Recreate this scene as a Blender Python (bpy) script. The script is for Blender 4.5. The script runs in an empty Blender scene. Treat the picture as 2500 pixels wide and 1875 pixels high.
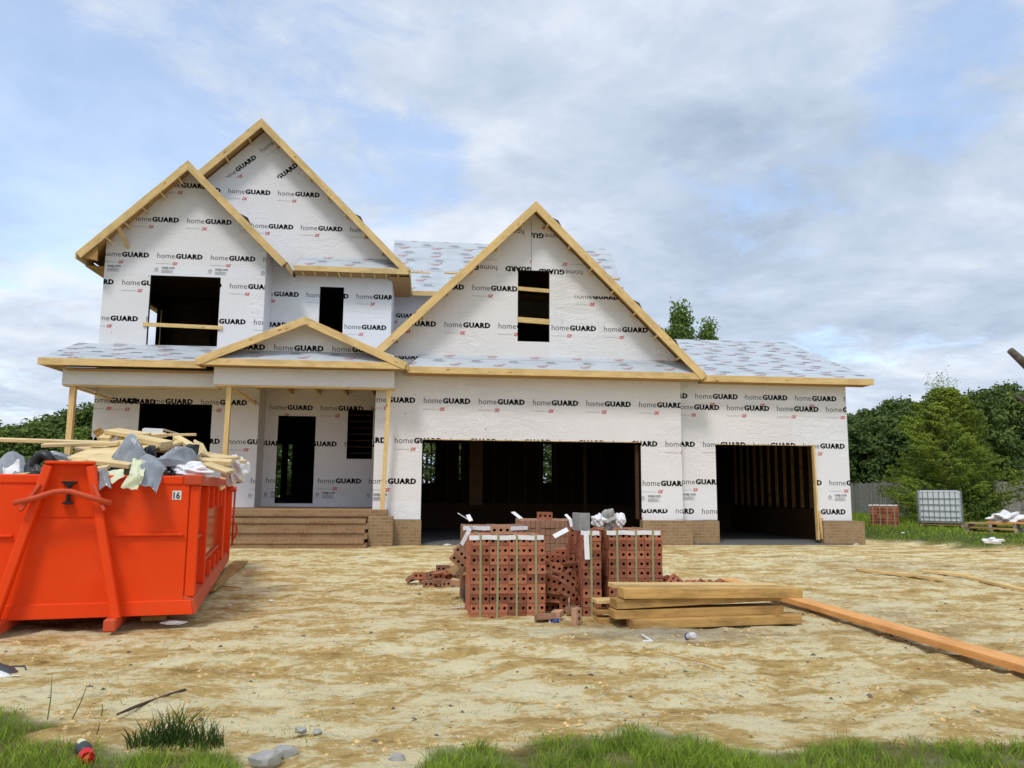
import bpy, bmesh, math, random
import numpy as np
from mathutils import Vector, Matrix, Euler
random.seed(7); rng = np.random.default_rng(7)
S = bpy.context.scene; COL = S.collection
R = math.radians
# ------------------------------------------------------------------ camera
YAW, PITCH, ROLL, FPX, CAMZ = 0.108837, 0.133882, 0.0069714, 1931.4, 1.35
def basis():
    cy, sy, cp, sp = math.cos(YAW), math.sin(YAW), math.cos(PITCH), math.sin(PITCH)
    fw = Vector((sy*cp, cy*cp, sp)); rt = Vector((cy, -sy, 0)); up = rt.cross(fw)
    cr, sr = math.cos(ROLL), math.sin(ROLL)
    return rt*cr+up*sr, up*cr-rt*sr, fw
RT, UP, FW = basis()
cam = bpy.data.cameras.new('camera'); co = bpy.data.objects.new('camera', cam); COL.objects.link(co)
m = Matrix((RT, UP, -FW)).transposed().to_4x4(); m.translation = (0, 0, CAMZ); co.matrix_world = m
cam.sensor_width = 36; cam.lens = 36*FPX/2500; cam.clip_end = 3000; cam.clip_start = .05
S.camera = co
def ray(x, y): return FW*FPX + RT*(x-1250) - UP*(y-937.5)
def at(x, y, Y):                      # survey helper: point of the photo on the plane Y
    d = ray(x, y); return Vector((0, 0, CAMZ)) + d*(Y/d.y)
def gz(x, y, z=0.):                   # ... on the level z
    d = ray(x, y); return Vector((0, 0, CAMZ)) + d*((z-CAMZ)/d.z)
# ------------------------------------------------------------------ noise
def vnoise(x, y, seed=0, n=256):
    t = np.random.default_rng(seed).random((n, n))
    xi = np.floor(x).astype(int); yi = np.floor(y).astype(int); fx = x-xi; fy = y-yi
    fx = fx*fx*(3-2*fx); fy = fy*fy*(3-2*fy)
    a = t[xi % n, yi % n]; b = t[(xi+1) % n, yi % n]; c = t[xi % n, (yi+1) % n]; d = t[(xi+1) % n, (yi+1) % n]
    return (a*(1-fx)+b*fx)*(1-fy)+(c*(1-fx)+d*fx)*fy - .5
def fbm(x, y, seed=0, o=4):
    r = 0; a = 1
    for i in range(o): r = r+a*vnoise(x, y, seed+i); x = x*2.03+13.1; y = y*2.03+7.7; a *= .5
    return r
# ------------------------------------------------------------------ materials
class NT:
    def __init__(s, name):
        s.m = bpy.data.materials.new(name); s.m.use_nodes = True; s.t = s.m.node_tree; s.t.nodes.clear()
        s.out = s.n('ShaderNodeOutputMaterial'); s.b = s.n('ShaderNodeBsdfPrincipled'); s.l(s.b, 'BSDF', s.out, 'Surface')
    def n(s, k, **kw):
        o = s.t.nodes.new(k)
        for a, v in kw.items(): setattr(o, a, v)
        return o
    def l(s, a, ao, b, bi): s.t.links.new(a.outputs[ao], b.inputs[bi])
    def coord(s, scale=(1, 1, 1), rot=(0, 0, 0), kind='Object'):
        c = s.n('ShaderNodeTexCoord'); mp = s.n('ShaderNodeMapping'); mp.inputs['Scale'].default_value = scale
        mp.inputs['Rotation'].default_value = rot
        s.l(c, kind, mp, 'Vector'); return mp
    def noise(s, scale, detail=4, rough=.55, vec=None, dist=0):
        t = s.n('ShaderNodeTexNoise'); t.inputs['Scale'].default_value = scale; t.inputs['Detail'].default_value = detail
        t.inputs['Roughness'].default_value = rough; t.inputs['Distortion'].default_value = dist
        if vec: s.l(vec, 0, t, 'Vector')
        return t
    def ramp(s, src, so, stops):
        r = s.n('ShaderNodeValToRGB'); e = r.color_ramp.elements
        while len(e) < len(stops): e.new(.5)
        for i, (p, c) in enumerate(stops):
            e[i].position = p; e[i].color = (c, c, c, 1) if isinstance(c, (int, float)) else (*c, 1)
        s.l(src, so, r, 'Fac'); return r
    def mix(s, a, b, fac, mode='MIX'):
        x = s.n('ShaderNodeMix', data_type='RGBA', blend_type=mode)
        for v, i in ((fac, 0), (a, 6), (b, 7)):
            if isinstance(v, tuple) and len(v) == 2: s.t.links.new(v[0].outputs[v[1]], x.inputs[i])
            elif i == 0: x.inputs[0].default_value = v
            else: x.inputs[i].default_value = (*v, 1)
        return (x, 2)
    def base(s, c):
        if isinstance(c[0], (int, float)): s.b.inputs['Base Color'].default_value = (*c, 1)
        else: s.t.links.new(c[0].outputs[c[1]], s.b.inputs['Base Color'])
    def bump(s, src, so, strength=.3, dist=.02):
        b = s.n('ShaderNodeBump'); b.inputs['Strength'].default_value = strength; b.inputs['Distance'].default_value = dist
        s.l(src, so, b, 'Height'); s.l(b, 'Normal', s.b, 'Normal'); return b
    def rough(s, v, spec=.3): s.b.inputs['Roughness'].default_value = v; s.b.inputs['Specular IOR Level'].default_value = spec
def plain(name, c, rough=.7, var=.12, scale=6, spec=.3, bump=0, bscale=40, kind='Object'):
    n = NT(name); v = n.coord(kind=kind); t = n.noise(scale, 5, .6, v)
    r = n.ramp(t, 'Fac', [(.3, tuple(x*(1-var) for x in c)), (.7, tuple(min(1, x*(1+var)) for x in c))])
    n.base((r, 'Color')); n.rough(rough, spec)
    if bump: n.bump(n.noise(bscale, 4, .6, v), 'Fac', bump, .01)
    return n.m
def wood(name, c1, c2, knots=True, tint=.18, stain=.72):
    n = NT(name); oi0 = n.n('ShaderNodeObjectInfo')
    def rnd(v):
        a_ = n.n('ShaderNodeVectorMath', operation='MULTIPLY_ADD'); n.l(oi0, 'Random', a_, 0); a_.inputs[1].default_value = (37, 61, 83); n.l(v, 0, a_, 2); return a_
    v = rnd(n.coord((1.2, 22, 22))); t = n.noise(2, 5, .6, v, .6)
    r = n.ramp(t, 'Fac', [(.3, c2), (.62, c1)])
    oi = n.n('ShaderNodeObjectInfo'); hr = n.ramp(oi, 'Random', [(0, 1-tint), (1, 1.0)])
    c = n.mix((r, 'Color'), (hr, 'Color'), 1., 'MULTIPLY')
    v2 = rnd(n.coord((1, 2.5, 2.5))); t2 = n.noise(1.9, 5, .65, v2); r2 = n.ramp(t2, 'Fac', [(.36, stain), (.56, 1.)])
    c = n.mix(c, (r2, 'Color'), .8, 'MULTIPLY')
    if knots:
        v3 = rnd(n.coord((1.6, 5, 5))); vo = n.n('ShaderNodeTexVoronoi'); vo.inputs['Scale'].default_value = 1.3; n.l(v3, 0, vo, 'Vector')
        k = n.ramp(vo, 'Distance', [(.07, (.3, .17, .08)), (.15, (1, 1, 1))]); c = n.mix(c, (k, 'Color'), .8, 'MULTIPLY')
    n.base(c); n.rough(.75, .2); n.bump(t, 'Fac', .15, .004)
    return n.m
M = {}
M['lumber'] = wood('lumber', (.86, .63, .30), (.74, .49, .19))
M['scrap'] = wood('scrap_lumber', (.90, .72, .40), (.78, .56, .26))
M['oldlumber'] = wood('stacked_lumber', (.70, .43, .155), (.52, .30, .09), True, .25, .5)
M['orange_wood'] = wood('orange_lumber', (.84, .42, .15), (.74, .34, .10), False)
M['greywood'] = wood('weathered_wood', (.44, .41, .35), (.29, .265, .22), True, .35)
M['interior'] = wood('framing_painted_shade', (.10, .055, .025), (.06, .032, .015), False)  # framing wood far darker than lumber: indoor shade put into the colour
M['studwood'] = wood('stud_framing', (.42, .24, .075), (.28, .15, .045)); M['shade_sheath'] = plain('sheathing_painted_shade', (.022, .014, .009), .9, .3, 3)  # stud and sheathing colours lowered to carry the indoor shade
M['osb'] = plain('sheathing_board', (.40, .225, .08), .8, .25, 14)
def wrap(name, c):
    n = NT(name); v = n.coord()
    t = n.noise(.9, 4, .6, v); r = n.ramp(t, 'Fac', [(.3, tuple(x*.93 for x in c)), (.7, c)])
    t2 = n.noise(34, 2, .5, v); r2 = n.ramp(t2, 'Fac', [(.4, .965), (.6, 1.)])
    cc = n.mix((r, 'Color'), (r2, 'Color'), 1., 'MULTIPLY')
    vo = n.n('ShaderNodeTexVoronoi'); vo.inputs['Scale'].default_value = 1.9; n.l(v, 0, vo, 'Vector')
    k = n.ramp(vo, 'Distance', [(.028, (.25, .24, .23)), (.04, (1, 1, 1))]); cc = n.mix(cc, (k, 'Color'), .8, 'MULTIPLY')
    n.base(cc); n.rough(.55, .3)
    v2 = n.coord((1.1, 1.1, 2.6), (0, R(32), 0)); w = n.noise(1.6, 5, .62, v2, 1.6)
    rr = n.ramp(w, 'Fac', [(.38, 0.), (.5, 1.), (.56, .2), (.7, .5)])
    msk = n.ramp(n.noise(.45, 2, .5, v), 'Fac', [(.42, .12), (.62, 1.)])
    h = n.mix((rr, 'Color'), (msk, 'Color'), 1., 'MULTIPLY')
    b = n.n('ShaderNodeBump'); b.inputs['Strength'].default_value = .42; b.inputs['Distance'].default_value = .03
    n.t.links.new(h[0].outputs[h[1]], b.inputs['Height']); n.l(b, 'Normal', n.b, 'Normal')
    return n.m
M['wrap'] = wrap('house_wrap', (.83, .815, .83))
M['wrap2'] = wrap('overlapping_wrap', (.84, .85, .89)); M['beamwrap'] = wrap('beam_wrap', (.80, .80, .82))
M['ink'] = plain('black_ink', (.012, .012, .013), .6, .1)
M['grey_ink'] = plain('grey_ink', (.13, .13, .14), .6, .1)
M['pale_ink'] = plain('pale_ink', (.33, .33, .35), .6, .1)
M['red_ink'] = plain('red_ink', (.55, .035, .03), .6, .1)
M['felt'] = plain('roof_underlayment', (.50, .55, .60), .5, .1, 1.2, .3, .25, 5)
M['felt_dark'] = plain('felt_edge', (.035, .033, .032), .8, .2)
M['mark_red'] = plain('roof_print_red', (.48, .19, .19), .6, .1)
M['mark_grey'] = plain('roof_print_grey', (.22, .24, .26), .6, .1)
def brickwall(name, c1, c2, mortar, sc=1., smear=.5):
    n = NT(name); c = n.n('ShaderNodeTexCoord'); sp = n.n('ShaderNodeSeparateXYZ'); n.l(c, 'Object', sp, 0)
    ad = n.n('ShaderNodeMath', operation='ADD'); n.l(sp, 0, ad, 0); n.l(sp, 1, ad, 1)
    cb = n.n('ShaderNodeCombineXYZ'); n.l(ad, 0, cb, 0); n.l(sp, 2, cb, 1)
    bt = n.n('ShaderNodeTexBrick'); n.l(cb, 0, bt, 'Vector'); bt.inputs['Scale'].default_value = sc
    bt.inputs['Brick Width'].default_value = .2; bt.inputs['Row Height'].default_value = .078; bt.inputs['Mortar Size'].default_value = .008
    bt.inputs['Color1'].default_value = (*c1, 1); bt.inputs['Color2'].default_value = (*c2, 1); bt.inputs['Mortar'].default_value = (*mortar, 1)
    t = n.noise(3.5, 5, .65, n.coord()); r = n.ramp(t, 'Fac', [(.4, 0.), (.65, smear)])
    cc = n.mix((bt, 'Color'), mortar, (r, 'Color')); n.base(cc); n.rough(.9, .15); n.bump(bt, 'Fac', -.35, .008)
    return n.m
M['foundation'] = brickwall('brick_foundation', (.31, .20, .115), (.25, .155, .085), (.36, .27, .16), 1, .75)
M['stepbrick'] = brickwall('step_brick', (.33, .19, .10), (.26, .145, .075), (.36, .26, .15), 1, .6)
M['block'] = plain('concrete_block', (.30, .30, .285), .95, .15, 12, .1, .5, 60)
M['gravel'] = plain('garage_gravel', (.16, .16, .16), .95, .35, 22, .1, .6, 45)  # gravel grey lowered so the garage shade sits in its colour
def brickm(name, c):
    n = NT(name); v = n.coord(); oi = n.n('ShaderNodeObjectInfo')
    t = n.noise(14, 5, .65, v); r = n.ramp(t, 'Fac', [(.3, tuple(x*.7 for x in c)), (.7, c)])
    h = n.ramp(oi, 'Random', [(0, (.55, .52, .52)), (.5, (1., .95, .92)), (1, (1.25, 1.25, 1.2))])
    cc = n.mix((r, 'Color'), (h, 'Color'), 1., 'MULTIPLY')
    d = n.ramp(n.noise(5, 4, .6, v), 'Fac', [(.5, 0.), (.75, .45)]); cc = n.mix(cc, (.42, .28, .18), (d, 'Color'))
    n.base(cc); n.rough(.9, .15); n.bump(n.noise(70, 4, .6, v), 'Fac', .35, .004); return n.m
M['brick'] = brickm('red_brick', (.44, .165, .095))
M['brickpale'] = brickm('dusty_brick', (.50, .29, .19))
M['hole'] = plain('painted_hole_shade', (.02, .008, .006), .95, .1)  # near-black, so the shade inside the holes is painted in
def paint(name, c):
    n = NT(name); v = n.coord(); t = n.noise(1.3, 6, .65, v)
    r = n.ramp(t, 'Fac', [(.3, tuple(x*.86 for x in c)), (.65, c)])
    s = n.ramp(n.noise(7, 9, .8, n.coord((1, 1, .35))), 'Fac', [(.63, 0.), (.70, .6)]); cc = n.mix((r, 'Color'), (.33, .07, .03), (s, 'Color')); g2 = n.ramp(n.noise(1.1, 6, .7, v), 'Fac', [(.5, 0.), (.75, .2)]); cc = n.mix(cc, (.42, .19, .08), (g2, 'Color'))
    n.base(cc); n.rough(.5, .25); n.bump(n.noise(2.2, 3, .5, v), 'Fac', .12, .02); return n.m
M['orange'] = paint('orange_paint', (.90, .062, .001))
M['orange_worn'] = paint('worn_orange_paint', (.62, .085, .03))
M['gloss'] = paint('glossy_orange_paint', (.55, .09, .03)); M['gloss'].node_tree.nodes['Principled BSDF'].inputs['Roughness'].default_value = .12
M['black'] = plain('black_steel', (.018, .017, .016), .6, .2)
M['white'] = plain('white_plastic', (.80, .80, .82), .45, .06, 5)
M['translucent_white'] = plain('tank_plastic', (.72, .76, .78), .35, .05, 3)
M['cage'] = plain('galvanised_tube', (.22, .23, .24), .45, .15)
M['tarp'] = plain('grey_plastic_sheet', (.25, .275, .30), .28, .35, 3, .6, .15, 12)
M['blacktarp'] = plain('black_plastic_sheet', (.02, .02, .021), .4, .3, 3, .4)
M['yellowsheet'] = plain('pale_yellow_sheet', (.66, .68, .46), .75, .08, 10)
M['strap'] = plain('olive_strap', (.30, .30, .155), .5, .1)
M['paper'] = plain('kraft_paper', (.32, .2, .09), .85, .2, 8)
M['rock'] = plain('grey_stone', (.36, .35, .33), .9, .2, 14, .2, .5, 40)
M['red_plastic'] = plain('red_plastic', (.62, .012, .02), .35, .05)
M['darkplastic'] = plain('dark_grey_plastic', (.05, .06, .068), .5, .15)
M['can'] = plain('aluminium_can', (.6, .62, .66), .3, .1); M['bluecan'] = plain('blue_print', (.03, .05, .2), .35, .1)
M['bark'] = plain('bark', (.085, .062, .045), .95, .35, 12, .1, .6, 25)
M['deadwood'] = plain('dead_bark', (.14, .115, .095), .95, .4, 9, .1, .7, 20)
def leaf(name, c1, c2, sc=.9):
    n = NT(name); v = n.coord(); t = n.noise(sc, 4, .7, v); oi = n.n('ShaderNodeObjectInfo')
    r = n.ramp(t, 'Fac', [(.32, c2), (.66, c1)]); h = n.ramp(oi, 'Random', [(0, (.75, .8, .75)), (1, (1.15, 1.08, 1.))])
    t2 = n.noise(16, 2, .5, v); h2 = n.ramp(t2, 'Fac', [(.3, .7), (.7, 1.2)])
    c = n.mix((r, 'Color'), (h, 'Color'), 1., 'MULTIPLY'); c = n.mix(c, (h2, 'Color'), 1., 'MULTIPLY'); n.base(c); n.rough(.6, .2)
    tr = n.n('ShaderNodeBsdfTranslucent'); n.t.links.new(c[0].outputs[c[1]], tr.inputs['Color'])
    ms = n.n('ShaderNodeMixShader'); ms.inputs[0].default_value = .25; n.l(n.b, 'BSDF', ms, 1); n.l(tr, 'BSDF', ms, 2); n.l(ms, 0, n.out, 'Surface')
    return n.m
M['leaf_dark'] = leaf('dark_foliage', (.155, .225, .06), (.055, .10, .028), .5)
M['leaf_mid'] = leaf('broadleaf_foliage', (.20, .29, .065), (.07, .125, .028), .7)
M['leaf_bright'] = leaf('bright_foliage', (.27, .38, .08), (.11, .19, .035), .7)
M['leaf_cedar'] = leaf('cedar_foliage', (.32, .42, .06), (.11, .16, .024), 1.0)
M['grass'] = leaf('grass_blades', (.33, .46, .055), (.15, .25, .03), 1.6)
M['grass_dark'] = leaf('dark_grass_blades', (.12, .20, .04), (.055, .10, .025), 4)
def groundmat():
    n = NT('sandy_ground'); c = n.n('ShaderNodeTexCoord')
    mp = n.coord((.75, 1.25, 1), (0, 0, R(9)))
    a0 = n.noise(1.9, 14, .72, mp, .15); a1 = n.noise(16, 8, .75, n.coord((.8, 1.2, 1)), .1); tk = n.n('ShaderNodeAttribute', attribute_name='track')
    a = n.n('ShaderNodeMath', operation='MULTIPLY_ADD'); n.l(a1, 'Fac', a, 0); a.inputs[1].default_value = .44; n.l(a0, 'Fac', a, 2)
    a_ = n.n('ShaderNodeMath', operation='ADD'); n.l(a, 0, a_, 0); n.l(tk, 'Fac', a_, 1); a = n.n('ShaderNodeMath', operation='SUBTRACT'); n.l(a_, 0, a, 0); a.inputs[1].default_value = .198
    ra = n.ramp(a, 0, [(.35, (.38, .235, .08)), (.44, (.64, .43, .16)), (.51, (.74, .53, .22)), (.55, (.92, .78, .45)), (.68, (.98, .88, .56))])
    b = n.noise(6.5, 9, .75, n.coord((.7, 1.5, 1), (0, 0, R(-6))), .2); rb = n.ramp(b, 'Fac', [(.38, .66), (.45, 1.), (.7, 1.04)])
    cc = n.mix((ra, 'Color'), (rb, 'Color'), .85, 'MULTIPLY')
    f = n.noise(60, 4, .7, n.coord()); rf = n.ramp(f, 'Fac', [(.3, .7), (.45, 1.), (.75, 1.06)]); cc = n.mix(cc, (rf, 'Color'), .7, 'MULTIPLY')
    vo = n.n('ShaderNodeTexVoronoi'); vo.inputs['Scale'].default_value = 7; n.l(n.coord(), 0, vo, 'Vector')
    sp = n.ramp(vo, 'Distance', [(.07, (.3, .22, .12)), (.13, (1, 1, 1))]); cc = n.mix(cc, (sp, 'Color'), .6, 'MULTIPLY')
    g = n.n('ShaderNodeAttribute', attribute_name='grey'); gn = n.noise(4, 5, .7, n.coord())
    gc = n.ramp(gn, 'Fac', [(.35, (.26, .23, .18)), (.65, (.47, .44, .37))]); cc = n.mix(cc, (gc, 'Color'), (g, 'Fac'))
    s = n.n('ShaderNodeAttribute', attribute_name='soil'); sn = n.noise(2.5, 6, .7, n.coord())
    sc = n.ramp(sn, 'Fac', [(.35, (.055, .085, .018)), (.65, (.14, .17, .05))]); cc = n.mix(cc, (sc, 'Color'), (s, 'Fac'))
    n.base(cc); n.rough(.95, .1)
    hb = n.mix((b, 'Fac'), (f, 'Fac'), .4); bb = n.n('ShaderNodeBump'); bb.inputs['Strength'].default_value = 1.; bb.inputs['Distance'].default_value = .08
    n.t.links.new(hb[0].outputs[hb[1]], bb.inputs['Height']); n.l(bb, 'Normal', n.b, 'Normal')
    return n.m
M['ground'] = groundmat()
# ------------------------------------------------------------------ mesh helpers
def tag(o, label=None, cat=None, group=None, kind=None):
    if label and cat and not kind: kind = 'thing'
    for k, v in (('label', label), ('category', cat), ('group', group), ('kind', kind)):
        if v: o[k] = v
    return o
def empty(name, loc=(0, 0, 0), rz=0, label=None, cat=None, group=None):
    o = bpy.data.objects.new(name, None); COL.objects.link(o); o.location = loc; o.rotation_euler.z = rz; o.empty_display_size = .2
    return tag(o, label, cat, group)
class MB:
    def __init__(s): s.v = []; s.f = []; s.m = []
    def poly(s, pts, mi=0):
        k = len(s.v); s.v += [tuple(p) for p in pts]; s.f.append(tuple(range(k, k+len(pts)))); s.m.append(mi)
    def hexa(s, p, mi=0):            # 8 corners: bottom 0-3 ccw, top 4-7
        k = len(s.v); s.v += [tuple(q) for q in p]
        for f in ((3, 2, 1, 0), (4, 5, 6, 7), (0, 1, 5, 4), (1, 2, 6, 5), (2, 3, 7, 6), (3, 0, 4, 7)):
            s.f.append(tuple(k+i for i in f)); s.m.append(mi)
    def box(s, x0, x1, y0, y1, z0, z1, mi=0):
        s.hexa([(x0, y0, z0), (x1, y0, z0), (x1, y1, z0), (x0, y1, z0), (x0, y0, z1), (x1, y0, z1), (x1, y1, z1), (x0, y1, z1)], mi)
    def tube(s, pts, rad, n=10, mi=0, cap=True):
        pts = [Vector(p) for p in pts]; rings = []
        rad = rad if isinstance(rad, (list, tuple)) else [rad]*len(pts)
        for i, p in enumerate(pts):
            d = (pts[min(i+1, len(pts)-1)]-pts[max(i-1, 0)]).normalized()
            u = d.orthogonal().normalized() if i == 0 else (u-d*u.dot(d)).normalized()
            w = d.cross(u); k = len(s.v)
            for j in range(n):
                a = 2*math.pi*j/n; s.v.append(tuple(p+(u*math.cos(a)+w*math.sin(a))*rad[i]))
            rings.append(k)
        for a, b in zip(rings, rings[1:]):
            for j in range(n): s.f.append((a+j, a+(j+1) % n, b+(j+1) % n, b+j)); s.m.append(mi)
        if cap:
            s.f.append(tuple(rings[0]+j for j in reversed(range(n)))); s.m.append(mi)
            s.f.append(tuple(rings[-1]+j for j in range(n))); s.m.append(mi)
    def build(s, name, mats, parent=None, bevel=0, smooth=False):
        me = bpy.data.meshes.new(name); me.from_pydata(s.v, [], s.f)
        for mt in (mats if isinstance(mats, (list, tuple)) else [mats]): me.materials.append(mt)
        me.polygons.foreach_set('material_index', s.m)
        if smooth: me.polygons.foreach_set('use_smooth', [True]*len(s.f))
        me.update(); return obj(name, me, parent, bevel)
def obj(name, me, parent=None, bevel=0):
    o = bpy.data.objects.new(name, me); COL.objects.link(o)
    if parent is not None: o.parent = parent
    if bevel:
        b = o.modifiers.new('bevel', 'BEVEL'); b.width = bevel; b.segments = 1; b.limit_method = 'ANGLE'
    return o
def box(name, x0, x1, y0, y1, z0, z1, mt, parent=None, bevel=0):
    b = MB(); b.box(x0, x1, y0, y1, z0, z1); return b.build(name, mt, parent, bevel)
def orient(p0, p1, up=(0, 0, 1)):
    p0 = Vector(p0); p1 = Vector(p1); x = (p1-p0).normalized(); up = Vector(up)
    y = up.cross(x)
    if y.length < 1e-4: y = Vector((0, 1, 0)).cross(x)
    y.normalize(); z = x.cross(y); mt = Matrix((x, y, z)).transposed().to_4x4(); mt.translation = p0; return mt
def beam(name, p0, p1, w, h, mt, parent=None, up=(0, 0, 1), bevel=.003, cut0=0, cut1=0, zoff=-.5):
    """board from p0 to p1, w across (local y), h high (local z); cut0/cut1 shear its ends"""
    L = (Vector(p1)-Vector(p0)).length; z0, z1 = h*zoff, h*(zoff+1)
    b = MB(); b.hexa([(-cut0*z0, -w/2, z0), (L+cut1*z0, -w/2, z0), (L+cut1*z0, w/2, z0), (-cut0*z0, w/2, z0),
                      (-cut0*z1, -w/2, z1), (L+cut1*z1, -w/2, z1), (L+cut1*z1, w/2, z1), (-cut0*z1, w/2, z1)])
    o = b.build(name, mt, parent, bevel); o.matrix_basis = orient(p0, p1, up); return o
def clip(poly, a, b, c):              # keep a*x+b*y<=c
    out = []; n = len(poly)
    for i in range(n):
        p, q = poly[i], poly[(i+1) % n]; dp = a*p[0]+b*p[1]-c; dq = a*q[0]+b*q[1]-c
        if dp <= 0: out.append(p)
        if (dp < 0 < dq) or (dq < 0 < dp):
            t = dp/(dp-dq); out.append((p[0]+(q[0]-p[0])*t, p[1]+(q[1]-p[1])*t))
    return out if len(out) > 2 else None
def clipconv(poly, conv):             # conv ccw
    for i in range(len(conv)):
        (x0, y0), (x1, y1) = conv[i], conv[(i+1) % len(conv)]
        ex, ey = x1-x0, y1-y0; poly = clip(poly, ey, -ex, ey*x0-ex*y0)
        if not poly: return None
    return poly
def cliphole(polys, h):
    x0, x1, z0, z1 = h; out = []
    for p in polys:
        xs = [q[0] for q in p]; zs = [q[1] for q in p]
        if max(xs) <= x0 or min(xs) >= x1 or max(zs) <= z0 or min(zs) >= z1: out.append(p); continue
        a = clip(p, 1, 0, x0)
        if a: out.append(a)
        a = clip(p, -1, 0, -x1)
        if a: out.append(a)
        mid = clip(p, -1, 0, -x0); mid = mid and clip(mid, 1, 0, x1)
        if mid:
            a = clip(mid, 0, -1, -z1)
            if a: out.append(a)
            a = clip(mid, 0, 1, z0)
            if a: out.append(a)
    return out
# ------------------------------------------------------------------ lettering
def glyphs(text, size, bold=0., shear=0., spacing=1.):
    c = bpy.data.curves.new('t', 'FONT'); c.body = text; c.size = size; c.offset = bold; c.shear = shear; c.resolution_u = 2; c.space_character = spacing
    o = bpy.data.objects.new('t', c); COL.objects.link(o); dg = bpy.context.evaluated_depsgraph_get(); dg.update()
    me = bpy.data.meshes.new_from_object(o.evaluated_get(dg))
    ps = [[(me.vertices[i].co.x, me.vertices[i].co.y) for i in p.vertices] for p in me.polygons]
    bpy.data.objects.remove(o); bpy.data.curves.remove(c); bpy.data.meshes.remove(me)
    x0 = min(q[0] for p in ps for q in p); x1 = max(q[0] for p in ps for q in p)
    return [[(q[0]-x0, q[1]) for q in p] for p in ps], x1-x0
def fit(text, w, h, bold=0, shear=0, spacing=1.):
    ps, W = glyphs(text, 1, bold, shear, spacing); H = max(q[1] for p in ps for q in p)
    return [[(q[0]*w/W, q[1]*h/H) for q in p] for p in ps]
def shift(ps, dx, dy): return [[(q[0]+dx, q[1]+dy) for q in p] for p in ps]
def rect(x0, x1, z0, z1): return [(x0, z0), (x1, z0), (x1, z1), (x0, z1)]
INKS = ['ink', 'grey_ink', 'pale_ink', 'red_ink']
T_home = fit('home', .455, .145, .004); T_g0 = fit('GUARD', .682, .13, .022, 0, 1.14); T_guard = [p for dx, dz in ((.475, .004), (.484, 0), (.493, .004), (.484, .009)) for p in shift(T_g0, dx, dz)]
T_by = shift(fit('housewrap by', .36, .034), 0, -.165); T_ox = shift(fit('OX', .145, .085, .05, .35), .40, -.185)
T_web = shift(fit('oxep.com', .34, .055, .03), .13, -.29)
LOGO = [(0, p) for p in T_guard]+[(1, p) for p in T_home]+[(2, p) for p in T_by]+[(3, p) for p in T_ox]
seal = [(math.cos(a)*.05, math.sin(a)*.05-.31) for a in np.linspace(0, 2*math.pi, 13)[:-1]]
seal_in = [(q[0]*.62, (q[1]+.31)*.62-.31) for q in seal]
CERT = [(1, p) for p in T_web]
for i in range(12):
    j = (i+1) % 12; CERT.append((2, [seal[i], seal[j], seal_in[j], seal_in[i]]))
CERT += [(2, rect(-.03, .03, -.32, -.30)), (2, rect(-.07, .07, -.385, -.375))]
for i in range(5): CERT.append((2, rect(.13, .44-.05*(i % 2), -.32-.02*i-.012, -.32-.02*i)))
def write(mb, poly_wall, holes, y, x, z, parts, s=1., flip=False, rot=0., sgn=-1, extra=None):
    """lettering on the plane Y=y, clipped to the wall outline (ccw) and its openings"""
    ca, sa = math.cos(rot), math.sin(rot)
    for mi, p in parts:
        q = [((-a if flip else a)*s, (-b if flip else b)*s) for a, b in p]
        q = [(x+a*ca-b*sa, z+a*sa+b*ca) for a, b in q]
        q = clipconv(q, poly_wall)
        if q and extra: q = clipconv(q, extra)
        if not q: continue
        for r in (cliphole([q], holes[0]) if len(holes) == 1 else cliphole(cliphole([q], holes[0]), holes[1]) if len(holes) == 2 else
                  cliphole(cliphole(cliphole([q], holes[0]), holes[1]), holes[2]) if len(holes) == 3 else [q]):
            mb.poly([(a, y-.003, b) for a, b in r], mi+2)
def inner(outline): return outline
def wall(name, outline, holes, y, th, parent, rows=(), extra=None, inside='shade_sheath', sheets=()):
    """front wall in the XZ plane at Y=y: outline (ccw, convex), rectangular openings, house wrap outside, printed rows"""
    mb = MB(); polys = [list(outline)]
    for h in holes: polys = cliphole(polys, h)
    for p in polys:
        mb.poly([(a, y, b) for a, b in p], 0); mb.poly([(a, y+th, b) for a, b in reversed(p)], 1)
    zmin = min(q[1] for q in outline)
    for x0, x1, z0, z1 in holes:
        for (a, b, c, d) in ((x0, z0, x0, z1), (x0, z1, x1, z1), (x1, z1, x1, z0), (x1, z0, x0, z0)):
            if b == d and b <= zmin: continue
            mb.poly([(a, y, b), (c, y, d), (c, y+th, d), (a, y+th, b)], 1)
    n = len(outline)
    for i in range(n):
        (a, b), (c, d) = outline[i], outline[(i+1) % n]
        if b == d == zmin: continue
        mb.poly([(a, y, b), (a, y+th, b), (c, y+th, d), (c, y, d)], 0)
    for sh in sheets:
        ps = [q for q in [clipconv(rect(*sh), outline)] if q]
        for h in holes: ps = cliphole(ps, h)
        for q in ps: mb.poly([(a, y-.0015, b) for a, b in q], 6)
    xs = [q[0] for q in outline]
    for row in rows:
        z, xp, pitch = row[:3]; o = dict(row[3]) if len(row) > 3 else {}
        k0 = math.floor((min(xs)-xp)/pitch)-1; k1 = math.ceil((max(xs)-xp)/pitch)+1
        if 'only' in o: ks = o['only']
        else: ks = range(k0, k1)
        for k in ks:
            parts = LOGO+(CERT if o.get('cert') else [])
            write(mb, outline, holes, y, xp+k*pitch, z+o.get('dz', 0)*k, parts, o.get('s', 1), o.get('flip', False), o.get('rot', 0), extra=o.get('clip'))
    if extra: extra(mb)
    return mb.build(name, [M['wrap'], M[inside]]+[M[i] for i in INKS]+[M['wrap2']], parent)
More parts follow.
